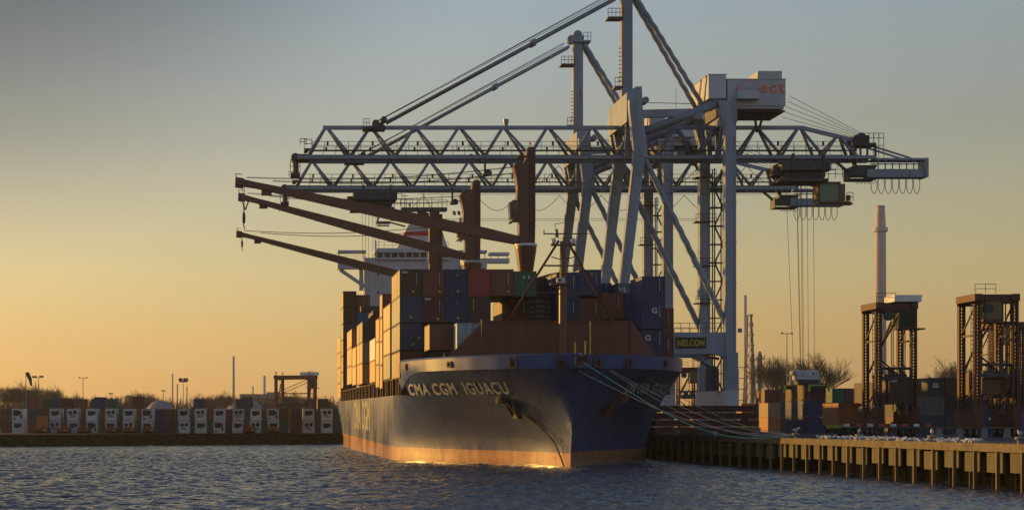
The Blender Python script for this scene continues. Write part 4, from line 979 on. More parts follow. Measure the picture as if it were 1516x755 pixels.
    # stays
    for sy in (-.75,.75):
        mb = MB(); a_ = (X(912),y0+sy,Z(-2)); b_ = (X(572),y0+sy*.8,Z(182)); mb.tube(a_,b_,.24,n=8)
        q_ = Vector(a_).lerp(Vector(b_),.35); q2 = Vector(a_).lerp(Vector(b_),.375); mb.tube(q_,q2,.42,n=8); mb.build('fore_stay', C_, root, smooth=True)
        mb = MB(); mb.helix((X(937),y0+sy*1.2,Z(-6)),(X(1036),y0+sy*2.5,Z(160)),.36,.05,2.0); mb.build('back_stay', C_, root, smooth=True)
    mb = MB(); mb.box(X(537),X(570),y0-1.4,y0+1.4,Z(193.5),Z(190.5)); mb.tube((X(556),y0-.8,Z(184)),(X(556),y0+.8,Z(184)),.55,n=14); mb.tube((X(568),y0-.8,Z(178)),(X(568),y0+.8,Z(178)),.45,n=14); mb.prism([(X(547),Z(190)),(X(556),Z(181)),(X(566),Z(183)),(X(572),Z(190))],y0-.5,y0+.5); mb.rail((X(537),y0-1.4,Z(190)),(X(546),y0-1.4,Z(190)),1.2,.45,.04); mb.build('stay_anchor', M['cranedark'], root)
    mb = MB()
    for dz_, yy in ((0,.3),(-5,-.3),(-9,.5)): mb.cut(); mb.tube((X(905),y0+yy,Z(-10+dz_*-.6)),(X(556),y0+yy,Z(181)),.05,n=5)
    for i in range(5): mb.cut(); mb.tube((X(1163),y0-2+i,Z(146+i*6)),(X(1282),y0-.6+i*.3,Z(203+i)),.035,n=4)
    mb.cut(); mb.tube((X(945),y0,Z(152)),(X(1024),y0,Z(154)),.05,n=4); mb.cut(); mb.tube((X(1003),y0+1,Z(130)),(X(1003),y0+1,Z(165)),.03,n=4)
    mb.each('rope', M['wire'], root)
    mb = MB(); mb.tube((X(749),y0,zt_+.3),(X(749),y0,Z(181)),.26,.4,8); mb.lathe((X(749),y0,Z(181)),[(.42,0),(.42,.35),(.1,.5)],10); mb.build('horn', C_, root)
    # machinery house
    f = 10.15; ym = F/f+D
    mb = MB(); mb.box(X(1049,f),X(1075,f),ym,ym+10.8,Z(146,f),Z(111,f)); mb.box(X(1048,f),X(1076,f),ym-.1,ym+10.9,Z(111,f),Z(110,f)); mb.build('rope_drum_house', M['cranewhite'], root)
    mb = MB(); mb.box(X(1077,f),X(1163,f),ym,ym+9.5,Z(157,f),Z(118,f)); mb.box(X(1076,f),X(1164,f),ym-.1,ym+9.6,Z(118,f),Z(117,f)); mb.box(X(1124,f),X(1160,f),ym+.8,ym+6,Z(116.8,f),Z(104,f)); mb.box(X(1079,f),X(1161,f),ym+.2,ym+9.3,Z(161,f),Z(157,f))
    mh = mb.build('machinery_house', M['cranewhite'], root)
    mb = MB(); text_front(mb,'ect',X(1124,f),X(1162,f),ym-.04,Z(138,f),Z(124.5,f),.014); mb.box(X(1089,f),X(1092,f),ym-.04,ym-.01,Z(136,f),Z(127,f)); mb.build('lettering', M['redl'], mh, org=root.location)
    mb = MB(); mb.box(X(1088,f),X(1121,f),ym-1.6,ym-.02,Z(149,f),Z(146,f)); mb.box(X(1089,f),X(1120,f),ym-1.58,ym-1.5,Z(146,f),Z(137,f)); mb.rail((X(1088,f),ym-1.6,Z(137,f)),(X(1121,f),ym-1.6,Z(137,f)),.5,1,.04); mb.build('balcony', M['cranewhite'], mh, org=root.location)
    mb = MB(); mb.box(X(1070,f),X(1165,f),ym+1.0,ym+9,Z(164,f),Z(161.5,f)); mb.beam((X(1128,f),ym+4,Z(163,f)),(X(1133,f),ym+4.5,Z(189,f)),.3); mb.beam((X(1141,f),ym+4,Z(163,f)),(X(1135,f),ym+4.5,Z(189,f)),.3); mb.box(X(1066,f),X(1082,f),ym+1,ym+9,Z(170,f),Z(150,f)); mb.build('house_support', M['cranedark'], root)
    # right end with maintenance girder and festoon
    mb = MB(); mb.box(X(1258),X(1292),y0-1.6,y0+1.6,Z(218),Z(214)); mb.box(X(1262),X(1284),y0-1.0,y0+1.0,Z(214),Z(202)); mb.tube((X(1272),y0-1.1,Z(205)),(X(1272),y0+1.1,Z(205)),.7,n=14)
    for px in (1261,1270,1280,1292): mb.beam((X(px),y0-1.2,Z(218)),(X(px),y0-1.2,Z(242)),.25)
    mb.beam((X(1255),y0,Z(205)),(X(1268),y0,Z(255)),.5)
    mb.rail((X(1274),y0-1.6,Z(214)),(X(1303),y0-1.6,Z(214)),1.4,.6,.045); mb.rail((X(1288),y0-1.6,Z(236)),(X(1303),y0-1.6,Z(236)),3.6,.6,.045)
    mb.tube((X(1258),y0-1.2,Z(257)),(X(1258),y0+1.2,Z(257)),.5,n=12); mb.beam((X(1238),y0,Z(240)),(X(1258),y0,Z(257)),.35); mb.box(X(1268),X(1300),y0-1.3,y0+1.3,Z(262),Z(240)) if False else None
    mb.box(X(1253),X(1292),y0-1.4,y0+1.4,Z(268),Z(266)); mb.box(X(1253),X(1254.5),y0-1.4,y0+1.4,Z(266),Z(250)); mb.prism([(X(1262),Z(262)),(X(1285),Z(262)),(X(1296),Z(246)),(X(1262),Z(246))],y0-1,y0+1)
    mb.build('rear_sheave_frame', M['cranedark'], root)
    mb = MB(); mb.box(X(1290),X(1368),y0-1.4,y0+1.4,Z(239),Z(236)); mb.box(X(1280),X(1368),y0-1.2,y0+1.2,Z(264),Z(252)); mb.box(X(1364),X(1369.5),y0-1.5,y0+1.5,Z(264),Z(236)); mb.beam((X(1288),y0-1,Z(218)),(X(1345),y0-1,Z(236)),.25); mb.beam((X(1288),y0+1,Z(218)),(X(1345),y0+1,Z(236)),.25)
    for k in range(7): mb.beam((X(1296+k*10.5),y0-1.2,Z(238)),(X(1296+k*10.5),y0-1.2,Z(252)),.14)
    mb.tube((X(1285),y0-1.3,Z(245)),(X(1360),y0-1.3,Z(245)),.09,n=4)
    mb.build('service_girder', C_, root)
    mb = MB()
    for k in range(7):
        xa_ = X(1292+k*10.5); ww_ = .42; pts = [(xa_-.1+ww_*math.sin(t)*1.0*(1 if t < math.pi else 1), y0-.6+k*.05, Z(264)-1.2+(1.2*math.cos(t))) for t in [math.pi*2*i/14 for i in range(0)]]
        pts = [(xa_-.38,y0-.6,Z(263)),(xa_-.46,y0-.6,Z(272)),(xa_-.42,y0-.6,Z(280)),(xa_-.22,y0-.6,Z(286)),(xa_,y0-.6,Z(288)),(xa_+.22,y0-.6,Z(286)),(xa_+.42,y0-.6,Z(280)),(xa_+.46,y0-.6,Z(272)),(xa_+.38,y0-.6,Z(263))]
        mb.cut(); mb.path(pts, .05, 5)
    for k in range(5):
        xa_ = X(1266+k*6); mb.cut(); mb.path([(xa_-.25,y0-1,Z(267)),(xa_-.2,y0-1,Z(272)),(xa_,y0-1,Z(274)),(xa_+.2,y0-1,Z(272)),(xa_+.25,y0-1,Z(267))], .045, 5)
    mb.each('festoon_cable', M['black'], root, smooth=True)
    # long sagging power cables under the girder
    mb = MB(); 
    for z_ in (283,286): mb.cut(); mb.tube((X(620),y0+1.5,Z(z_)),(X(1180),y0+1.5,Z(z_)),.03,n=4)
    for k in range(6):
        xa_, xb_ = X(760+k*70), X(830+k*70); mb.path([(xa_+(xb_-xa_)*i/8,y0+1.8,Z(243)-2.6*math.sin(math.pi*i/8)) for i in range(9)], .045, 4)
    mb.each('trailing_cable', M['wire'], root)
    # trolley
    tx = X(trolley_px); 
    def T(px): return tx + (px-1184)/s
    mb = MB(); mb.box(T(1150),T(1222),y0-2.6,y0+2.6,Z(256),Z(243)); mb.box(T(1146),T(1218),y0-2.9,y0+2.9,Z(272),Z(268)); mb.box(T(1160),T(1212),y0-2.2,y0+2.2,Z(267),Z(258)); mb.box(T(1140),T(1155),y0-1.6,y0+1.6,Z(262),Z(249)); mb.box(T(1165),T(1168),y0-2.7,y0-2.2,Z(258),Z(231)); mb.box(T(1210),T(1213),y0-2.7,y0-2.2,Z(258),Z(231)); mb.box(T(1150),T(1228),y0-3.1,y0-2.8,Z(256),Z(254.5))
    for k in range(5): mb.tube((T(1158+k*13),y0-2.4,Z(263)),(T(1158+k*13),y0+2.4,Z(263)),.5,n=12)
    mb.rail((T(1147),y0-2.9,Z(268)),(T(1248),y0-2.9,Z(268)),1.3,1,.045); mb.rail((T(1214),y0-3,Z(254)),(T(1230),y0-3,Z(254)),1.4,.7,.045)
    tr_ = mb.build('trolley', M['cranedark'], root)
    if cab:
        mb = MB(); mb.box(T(1208),T(1240),y0-1.5,y0+1.5,Z(274),Z(271)); mb.box(T(1209),T(1240),y0-1.3,y0+1.3,Z(302),Z(299)); mb.box(T(1238),T(1247),y0-1.35,y0+1.35,Z(299),Z(274)); mb.box(T(1236),T(1256),y0-1.5,y0+1.2,Z(302),Z(300)); mb.rail((T(1249),y0-1.5,Z(300)),(T(1258),y0-1.5,Z(300)),1.3,.5,.05); mb.box(T(1252),T(1256),y0-1,y0,Z(298),Z(290)); mb.box(T(1250),T(1259),y0-1.2,y0+.5,Z(304),Z(302))
        cb_ = mb.build('operator_cab', M['brown'], root)
        mb = MB(); mb.box(T(1210),T(1238),y0-1.25,y0+1.25,Z(299),Z(274)); mb.build('cab_window', M['greenglass'], cb_, org=root.location)
        mb = MB(); mb.box(T(1207.6),T(1209.8),y0-1.3,y0+1.3,Z(300),Z(273)); mb.build('cab_visor', M['orange'], cb_, org=root.location)
        # ropes down to a spreader that holds nothing yet
        mb = MB()
        for a_, b_ in ((1166,1178),(1176,1182),(1180,1186),(1186,1188),(1190,1193),(1195,1197),(1204,1206)):
            mb.cut(); mb.tube((X(a_),y0-1+(a_ % 3),Z(262)),(X(b_),y0-1+(a_ % 3),Z(552)),.032,n=4)
        mb.each('hoist_rope', M['wire'], root)
        mb = MB(); zs1 = Z(570)
        mb.box(X(1177),X(1209),y0-1.5,y0+1.5,Z(562),Z(554)); 
        for px in (1178,1186,1194,1204): mb.tube((X(px),y0-1.6,Z(552)),(X(px),y0+1.6,Z(552)),.42,n=10)
        mb.build('head_block', M['reefer'], root)
        mb = MB(); xs_ = X(1193); mb.box(xs_-1.2,xs_+1.2,y0-2,y0+2,Z(569),Z(562)); mb.box(xs_-.5,xs_+.5,y0-6.1,y0+6.1,Z(574),Z(569))
        for yy in (y0-6.2,y0+5.9): mb.box(xs_-1.25,xs_+1.25,yy,yy+.35,Z(575),Z(569.5))
        sp_ = mb.build('spreader', M['cranedark'], root)
        mb = MB()
        for yy in (y0-6.25,y0+6.15):
            for sx in (-1,1): mb.cut(); mb.prism([(xs_+sx*1.3-.12,Z(570)),(xs_+sx*1.3+.12,Z(570)),(xs_+sx*1.45+.1,Z(580)),(xs_+sx*1.45-.1,Z(580))],yy-.3,yy+.1)
            mb.cut(); mb.box(xs_-1.1,xs_+1.1,yy-.05,yy,Z(572),Z(570.5))
        mb.each('guide_flipper', M['lime'], sp_, org=root.location)
    else:
        mb = MB()
        for k in range(6): mb.cut(); mb.tube((T(1165+k*6),y0-1+(k % 3),Z(270)),(T(1168+k*5),y0-1+(k % 3),Z(430)),.035,n=4)
        mb.each('hoist_rope', M['wire'], root)
        mb = MB(); mb.box(T(1215),T(1240),y0-1.4,y0+1.4,Z(287),Z(272)); mb.build('operator_cab', M['cranedark'], root)
        mb = MB(); mb.box(T(1163),T(1203),y0-1.4,y0+1.4,Z(440),Z(431)); mb.box(T(1180),T(1186),y0-6,y0+6,Z(448),Z(441)); mb.build('spreader', M['cranedark'], root)
    if sign:
        f = sf_; ysn = yf-.62
        mb = MB(); mb.box(X(999,f),X(1043.5,f),ysn-.12,ysn,Z(515.5,f),Z(499.5,f)); sg = mb.build('sign_board', M['black'], root)
        mb = MB(); text_front(mb,'NELCON',X(1001,f),X(1041.5,f),ysn-.15,Z(513,f),Z(502.5,f),.05); mb.build('lettering', M['signyellow'], sg, org=root.location)
    mb = MB(); f = sf_; mb.rail((X(905,f),yf-.6,Z(492,f)),(X(1070,f),yf-.6,Z(492,f)),1.3,1.2,.04); mb.cut(); mb.rail((X(905,f),yr-.6,Z(492,f)),(X(1070,f),yr-.6,Z(492,f)),1.3,1.2,.04); mb.each('portal_railing', M['cranedark'], root)
    # stair and lift tower at the rear landside leg
    mb = MB(); xs_ = X(1098,s)-.6 if False else X(1080.5,sf_)+1.3; ya_ = yr-1.2
    for a_ in (0,1.3):
        for b_ in (0,1.3): mb.beam((xs_+a_,ya_+b_,9),(xs_+a_,ya_+b_,43),.16)
    z = 9; k = 0
    while z < 42.5:
        mb.box(xs_-.6,xs_+1.6,ya_-.2,ya_+1.5,z,z+.1); mb.beam((xs_+(0 if k % 2 else 1.3),ya_,z),(xs_+(1.3 if k % 2 else 0),ya_,z+2.8),.14,.5); z += 2.8; k += 1
    mb.build('stair_tower', M['cranedark'], root)
    mb = MB(); x_ = X(1062,sf_); mb.lathe((x_,yf+3,Z(578,sf_)),[(1.0,0),(1.0,3.2),(.6,3.6),(.1,3.7)],16); mb.path([(x_,yf+3,Z(545,sf_)),(x_-1.5,yf+3,Z(535,sf_)),(x_-.5,yf+3,Z(527,sf_)),(x_+1,yf+3,Z(530,sf_))],.22,6); mb.build('cable_tank', M['cranedark'], root)
    mb = MB(); mb.tube((X(954),y0-1,Z(150)),(X(954),y0+1,Z(150)),.5,n=14); mb.cut(); mb.tube((X(1006),y0-1,Z(228)),(X(1006),y0+1,Z(228)),.65,n=16); mb.cut(); mb.box(X(1093,sf_),X(1098,sf_),yf-.3,yf+.3,Z(492,sf_),Z(486,sf_)); mb.each('sheave', M['crane'], root)
    mb = MB(); px = 720; mb.beam((X(715),y0-2.4,zl),(X(715),y0-2.4,Z(262)),.3); mb.box(X(711),X(722),y0-3,y0-2,Z(264),Z(261)); mb.lathe((X(720),y0-2.4,Z(258)),[(.5,-.5),(.55,0),(.2,.4)],10); mb.build('floodlight', M['cranedark'], root)
    return root
sts(270.8, 0, 'nearer grey blue gantry crane with a black and yellow name board on its legs', 1184, True, True)
sts(306.0, -1.1, 'farther grey blue gantry crane behind, its lower boom crossing the deck cranes', 585, False, True if False else False)
# ------------------------------------------------------------------ straddle carriers
def straddle(x, y, rz, label, col='orange', load=None, Ht=15.3, cabside=1, Ln=4.3):
    root = empty('straddle_carrier', (x,y,QZ if x > QX else SZ), label, 'straddle carrier', 'straddle carriers in the yards')
    root.rotation_euler.z = rz; C_ = M[col]; W = 4.0
    for sx in (-1,1):
        for sy in (0,1):
            mb = MB(); xx = sx*W/2; yy = sy*Ln; mb.box(xx-.3,xx+.3,yy-.2,yy+.2,1.9,2.6) ; mb.box(xx-.35,xx-.14,yy-.3,yy+.3,1.9,Ht-.5); mb.box(xx+.14,xx+.35,yy-.3,yy+.3,1.9,Ht-.5)
            for k in range(34): mb.beam((xx-.3,yy,2.5+k*.36),(xx+.3,yy,2.62+k*.36),.14,.3)
            mb.build('leg', C_, root, org=(0,0,0))
        mb = MB(); xx = sx*W/2; mb.box(xx-.4,xx+.4,-1.2,Ln+1.2,1.2,1.95); mb.prism([(xx-.36,.9),(xx+.36,.9),(xx+.4,1.2),(xx-.4,1.2)],-1,Ln+1); 
        mb.box(xx-.42,xx+.42,-.9,.5,1.95,3.4); mb.box(xx-.42,xx+.42,Ln-.9,Ln+1.0,1.95,2.9); mb.box(xx-.3,xx+.3,.6,Ln-1,1.95,2.5); mb.build('wheel_beam', C_, root, org=(0,0,0))
        for k in range(4):
            mb = MB(); yy = -.6+k*(Ln+1.2)/3; mb.tube((xx-.22,yy,.62),(xx+.22,yy,.62),.62,n=18); wh = mb.build('wheel', M['black'], root, org=(0,0,0)); 
            mb = MB(); mb.tube((xx-.24,yy,.62),(xx+.24,yy,.62),.28,n=12); mb.build('rim', M['farsteel'], wh, org=(0,0,0))
        mb = MB(); mb.box(xx-.4,xx+.4,-.5,Ln+.5,Ht-.8,Ht-.05); mb.build('top_beam', C_, root, org=(0,0,0))
    mb = MB()
    for yy in (0,Ln): mb.box(-W/2-.35,W/2+.35,yy-.3,yy+.3,Ht-1.1,Ht-.1); 
    mb.box(-.6,.6,.3,Ln-.3,Ht-1.0,Ht-.3); mb.beam((-W/2,0,Ht-.9),(0,0,Ht-5),.18) if False else None
    mb.build('cross_beam', C_, root, org=(0,0,0))
    mb = MB(); mb.beam((-W/2+.3,.0,Ht-6.6),(W/2-.3,.0,Ht-9.5),.16); mb.cut(); mb.beam((W/2-1,Ln,Ht-2),(-W/2+.4,Ln,Ht-8),.2); mb.cut(); mb.beam((-W/2+.4,0,Ht-5),(W/2-1.5,0,Ht-1.2),.2)
    for yy in (.2,Ln-.2): mb.cut(); mb.box(W/2-.9,W/2-.8,yy,yy+.1,3,Ht-1); mb.cut(); mb.tube((-.4,yy,Ht-1),(-.4,yy,6.5),.03,n=4); mb.cut(); mb.tube((.9,yy,Ht-1),(.9,yy,6.5),.03,n=4)
    mb.each('bracing', C_, root, org=(0,0,0))
    sx = cabside
    mb = MB(); mb.box(sx*W/2-2.4 if sx>0 else -W/2-.5, W/2+.5 if sx>0 else -W/2+2.4,-.8,2.6,Ht,Ht+.75) if load != 'nohouse' else None
    if load != 'nohouse':
        mb.box(W/2-1.9,W/2+.75,-.6,3.2,Ht,Ht+.65); mb.box(W/2-2.0,W/2+.85,-.7,3.3,Ht+.65,Ht+.75); mb.build('engine_house', M['white'], root, org=(0,0,0))
        mb = MB(); mb.box(W/2-1.2,W/2+.4,-.63,-.6,Ht+.2,Ht+.5); mb.build('marking_plate', M['yellow'], root, org=(0,0,0))
    cx_ = W/2-.9 if sx > 0 else -W/2+1.6
    mb = MB(); mb.box(cx_-.9,cx_+1.0,-.5,1.3,Ht-3.0,Ht-2.75); mb.box(cx_-.9,cx_+1.0,-.5,1.3,Ht-.9,Ht-.7)
    for a_ in (-.9,.9):
        for b_ in (-.5,1.2): mb.box(cx_+a_,cx_+a_+.1,b_,b_+.1,Ht-2.75,Ht-.9)
    mb.box(cx_-1.1,cx_+2.0,-.8,1.4,Ht-3.15,Ht-3.0)
    cb_ = mb.build('cab', C_, root, org=(0,0,0)); mb = MB(); mb.box(cx_-.8,cx_+.9,-.44,1.24,Ht-2.74,Ht-.92); mb.build('cab_window', M['cabglass'], cb_, org=(0,0,0))
    mb = MB(); mb.tube((cx_+.1,-.1,Ht-2.7),(cx_+.1,-.1,Ht-1.6),.3,n=8); mb.build('driver_seat', M['black'], cb_, org=(0,0,0))
    mb = MB(); xx = -W/2-.5
    for k in range(int((Ht-3)/.45)): mb.box(xx-.12,xx+.12,-.02,.04,2.2+k*.45,2.26+k*.45)
    for a_ in (-.15,.12): mb.box(xx+a_,xx+a_+.05,-.02,.04,2.0,Ht-1)
    mb.build('ladder', C_, root, org=(0,0,0))
    mb = MB(); mb.tube((-.9,-.45,Ht-1.6),(-.9,-.1,Ht-1.6),.55,n=14); mb.box(-.95,-.85,-.4,-.15,Ht-1.2,Ht-.9); mb.build('hose_reel', M['cranedark'], root, org=(0,0,0))
    mb = MB(); mb.rail((-W/2-.3,-.3,Ht),(W/2-2.1,-.3,Ht),1.0,.8,.03); mb.build('top_railing', C_, root, org=(0,0,0))
    for sx_ in (-1,1):
        mb = MB(); mb.beam((sx_*W/2,.2,Ht-1),(sx_*W/2,Ln-.2,Ht-4.2),.14); mb.cut(); mb.beam((sx_*W/2,Ln-.2,3.2),(sx_*W/2,.2,5.6),.14); mb.cut(); mb.box(sx_*W/2-.1,sx_*W/2+.1,.2,Ln-.2,Ht-4.5,Ht-4.3); mb.cut(); mb.each('side_brace', C_, root, org=(0,0,0))
    hz = 6.3; mb = MB(); mb.box(-1.2,1.2,.2,Ln-.2,hz+.05,hz+.45); mb.box(-W/2+.35,W/2-.35,-.1,.15,hz+.1,hz+.5); mb.box(-1.3,1.3,.1,.5,hz+.5,hz+.8); mb.cb((-.5,.4,hz+1.2),(.7,.6,.8)); mb.cb((.7,.5,hz+1.0),(.5,.6,.6)); mb.box(-W/2+.35,W/2-.35,1.0,1.3,hz+.4,hz+.8); mb.box(-W/2+.35,W/2-.35,Ln-1.3,Ln-1,hz+.4,hz+.8); mb.box(-W/2+.35,W/2-.35,.3,.6,hz+1.3,hz+1.6)
    for a_ in (-1.3,1.1,0): mb.box(a_,a_+.25,0.9,1.2,hz+.3,hz+1.1); mb.path([(a_,1.0,hz+1.1),(a_+.3,1.0,hz+1.5),(a_+.2,1.0,hz+1.9)],.06,5)
    mb.build('spreader', M['cranedark'], root, org=(0,0,0))
    return root
s1 = 13.0
straddle(Xp(1326,s1), F/s1, 0, 'dark red-brown straddle carrier in front of the tall chimney, white engine house on top')
tag(container(Xp(1326,s1), F/s1-1.4, QZ+3.7, C['dbrown'], 12.19, 2.6, 'dark brown container carried by the straddle carrier before the chimney', 'yard containers', marks=[TEX]))
tag(container(Xp(1290,s1), F/s1+8, QZ+1.3, C['orange'], 6.06, 2.6, 'orange-brown container behind the left legs of the chimney-side straddle carrier', 'yard containers'))
tag(container(Xp(1474,13.9), F/13.9+.6, QZ+4.6, C['brown'], 6.06, 2.4, 'brown container held high inside the rightmost straddle carrier', 'yard containers'))
s2 = 13.9
straddle(Xp(1474,s2), F/s2, 0, 'rusty orange straddle carrier standing before the dark stacks at far right', load='nohouse', cabside=-1)
s3 = 10.9
straddle(Xp(1490,s3), F/s3, 0, 'rusty orange straddle carrier half hidden behind the rightmost one', load='nohouse', cabside=-1)
sL = 6.14
straddle(Xp(462,sL), F/sL, R(66), 'rust red straddle carrier on the far left shore', col='rustred', Ht=13.7, Ln=8.6)
container(Xp(433,sL), F/sL+1, SZ+1.2, C['orange'], 6.06, 2.6, 'orange container standing between the legs of the far left straddle carrier', 'containers on the far shore', rz=R(-90))
s4 = 7.6
straddle(Xp(1019,s4), F/s4, 0, 'sunlit straddle carrier seen between the ship and the near crane legs', Ht=12.5, load='nohouse')
# ------------------------------------------------------------------ stacked hatch covers on the quay
for k in range(4):
    root = empty('hatch_cover', (56.5,232,QZ+k*.92+.25), 'rusty steel hatch cover, %s of the stack on the quay by the crane' % ['lowest','second lowest','third','topmost'][k], 'hatch cover', 'stacked hatch covers')
    x0, x1 = 49.2+k*.1, 62.6-k*.25; ya, yb = 228-k*.1, 241
    z = QZ+k*.92+.25
    mb = MB(); mb.box(x0,x1,ya,yb,z+.62,z+.7); mb.box(x0,x1,ya,ya+.1,z,z+.6); mb.box(x0,x0+.1,ya,yb,z,z+.6)
    mb.build('cover_plate', M['rusty'], root)
    mb = MB(); n = 14
    for i in range(n+1): xx = x0+(x1-x0-.12)*i/n; mb.box(xx,xx+.12,ya+.12,yb,z,z+.61)
    for i in range(4): xx = x0+1+(x1-x0-2)*i/3; mb.box(xx-.3,xx+.3,ya-.12,ya+.1,z+.2,z+.5)
    mb.build('web_stiffener', M['rusty'], root)
mb = MB()
for yy in (232,238):
    for xx in (50,55,60): mb.cb((xx,yy,QZ+.12),(1.2,.4,.24))
tag(mb.build('timber_packing', M['pile'], org=(56,235,QZ)), 'low timber packing under the rusty hatch covers', 'packing')
# ------------------------------------------------------------------ yard containers (right)
def yard(px, s, tier, colr, desc, Lc=6.06, Hc=2.6, kind='panel', marks=None, zb=QZ):
    return container(Xp(px,s)+1.22, F/s, zb+.01+tier*(Hc+.02), C[colr], Lc, Hc, CN[colr]+' container '+desc, 'yard containers', kind, marks=marks)
sy_ = 7.9
for px, t, c, d in ((1132,2,'brown','on top left of the stack beside the lattice tower'),(1151,2,'dbrown','on the stack beside the lattice tower, top, second from its left'),
    (1118,1,'navy','low in the yard left of the sunlit pair, middle tier'),(1118,0,'tan','on the ground left of the sunlit pair'),(1098,1,'orange','behind the crane leg, upper'),(1098,0,'tan','behind the crane leg, on the ground'),
    (1137,1,'tan','upper of the pair glowing in the sun left of the hoisted spreader'),(1137,0,'orange','lower of the pair glowing in the sun left of the hoisted spreader'),
    (1151,1,'red','beside the glowing pair'),(1151,0,'black','on the ground right of the glowing pair')):
    yard(px, sy_+(.25 if px == 1137 else 0), t, c, d)
sy_ = 9.0
for px, t, c, d in ((1180,2,'orange','under the left end of the hanging spreader'),(1180,1,'dbrown','left below the hanging spreader, middle tier'),(1180,0,'black','left below the hanging spreader, on the ground'),):
    pass
sQ = 10.1
for t, c, d in ((2,'maroon','on top of the stack under the hanging spreader'),(1,'navy','in the middle of the stack directly under the hanging spreader'),(0,'navy','on the ground under the hanging spreader')):
    yard(1198, sQ, t, c, d, Lc=12.19, Hc=2.45)
yard(1172, 9.6, 2, 'brown', 'at the left shoulder of the stack under the spreader', Lc=6.06, Hc=2.45); yard(1172, 9.6, 1, 'slate', 'with pale panels, left in the stack under the spreader, middle', Hc=2.45, marks=[('plate',-.8,-.1,.8,1.6,'grey_') ][:0]); yard(1172, 9.6, 0, 'slate', 'with pale panels, left in the stack under the spreader, ground tier', Hc=2.45)
s7 = 8.2
for px, t, c, d in ((1232,2,'green','on top of the yard row right of the spreader'),(1251,2,'maroon','on top of the yard row, right of the green one'),(1266,1.75,'dbrown','lower beside the maroon one, before the straddle carrier'),(1232,1,'slate','with a blue roundel, under the green one'),(1252,1,'navy','under the maroon one'),
    (1232,0,'pblue','with a sunlit end on the ground under the slate one'),(1252,0,'white','on the ground in the yard row, pale grey'),(1213,1,'grey','half hidden behind the spreader stack'),(1213,0,'red','half hidden behind the spreader stack at ground level')):
    yard(px, s7, t, c, d, Lc=12.19 if px == 1232 and t == 2 else 6.06)
s8 = 10.6
for i, (px, cs) in enumerate(((1373,['slate','grey','black']),(1400,['slate','black','dbrown']),(1427,['dbrown','black','slate']))):
    for t, c in enumerate(cs): yard(px, s8, t, c, 'in the dark stacks behind the straddle carriers, %s, %s' % (['left','middle','right'][i], ['ground tier','middle tier','top tier'][t]), Lc=12.19, marks=[('text','OS',-.5,.3,1.2,1.9,'letter')] if (i,t) == (0,2) else None)
s9 = 9.4
for i, px in enumerate((1345,1448,1473,1498)):
    for t in range(3): yard(px, s9, t, ['brown','navy','dbrown','slate','maroon','black'][(i*2+t*5) % 6], 'in the rear right stacks, %s from the left, %s' % (ORD[i], ['ground tier','middle tier','top tier'][t]), Lc=12.19)
e = container(Xp(1467,13.2), F/13.2+1.2, QZ+.0, C['blue'], 12.19, 2.6, 'bright blue container lying lengthwise at the far right behind the guard rail', 'yard containers', rz=R(-90))
e.location = (Xp(1467,13.2), F/13.2+1.2, QZ)
# yellow-green terminal tractors / skips
def machine(px, s, label):
    x = Xp(px,s); y = F/s; root = empty('terminal_tractor', (x,y,QZ), label, 'tractor', 'lime yellow yard machines')
    mb = MB(); mb.box(x-1.3,x+1.3,y,y+5,QZ+.7,QZ+1.2); mb.box(x-1.3,x+.2,y+.2,y+1.8,QZ+1.2,QZ+2.9); mb.box(x+.3,x+1.3,y+.2,y+1.6,QZ+1.2,QZ+1.9); mb.build('chassis', M['lime'], root)
    mb = MB(); mb.box(x-1.2,x+.1,y+.17,y+.2,QZ+1.9,QZ+2.8); mb.build('windscreen', M['glass'], root)
    mb = MB()
    for a_ in (-1.1,1.1):
        for b_ in (.8,4): mb.tube((x+a_-.2,y+b_,QZ+.5),(x+a_+.2,y+b_,QZ+.5),.5,n=12)
    mb.build('wheel_set', M['black'], root)
machine(1108, 8.6, 'lime yellow yard tractor left of the glowing containers'); machine(1230, 9.0, 'lime yellow yard tractor right of the spreader stack'); machine(1246, 9.3, 'lime yellow yard tractor nearer the trestle than its twin')
# trestle with red and white beams
st_ = 14.2; yt = F/st_
root = empty('beam_trestle', (Xp(1316,st_),yt,QZ), 'long low trestle carrying red and white striped beams in the yard', 'trestle')
mb = MB(); xa_, xb_ = Xp(1248,st_), Xp(1385,st_)
mb.box(xa_,xb_,yt-.6,yt+.6,QZ+.98,QZ+1.15)
for i in range(7):
    xx = xa_+.5+(xb_-xa_-1)*i/6; mb.beam((xx,yt,QZ),(xx,yt,QZ+1.0),.25); mb.beam((xx+.1,yt,QZ+1),(xx+1.0,yt,QZ),.14)
mb.build('trestle_frame', M['cranedark'], root)
mb = MB()
for i in range(16):
    xx = xa_+(xb_-xa_)*i/16; mb.box(xx,xx+(xb_-xa_)/16*.93,yt-.45,yt-.2,QZ+1.16,QZ+1.45,1 if i % 4 == 0 else (2 if i % 4 == 2 else 0))
mb.build('striped_beam', [M['rusty'],M['letter'],M['red']], root)
mb = MB(); mb.box(xa_,xa_+2.4,yt+.2,yt+2,QZ,QZ+1.0); mb.build('counterweight', M['black'], root)
sg_ = 14.6; yg = F/sg_
root = empty('guard_rail', (Xp(1450,sg_),yg,QZ), 'low guard rail on concrete feet at the right of the yard', 'guard rail')
mb = MB(); mb.box(Xp(1378,sg_),Xp(1560,sg_),yg-.05,yg+.05,QZ+1.0,QZ+1.12); mb.build('rail', M['tanr'] if 'tanr' in M else M['pile'], root)
for px in (1390,1420,1457,1491,1530):
    mb = MB(); x = Xp(px,sg_); mb.prism([(x-.35,QZ),(x+.35,QZ),(x+.2,QZ+.98),(x-.2,QZ+.98)],yg-.25,yg+.25); mb.build('post_foot', M['farsteel'], root)
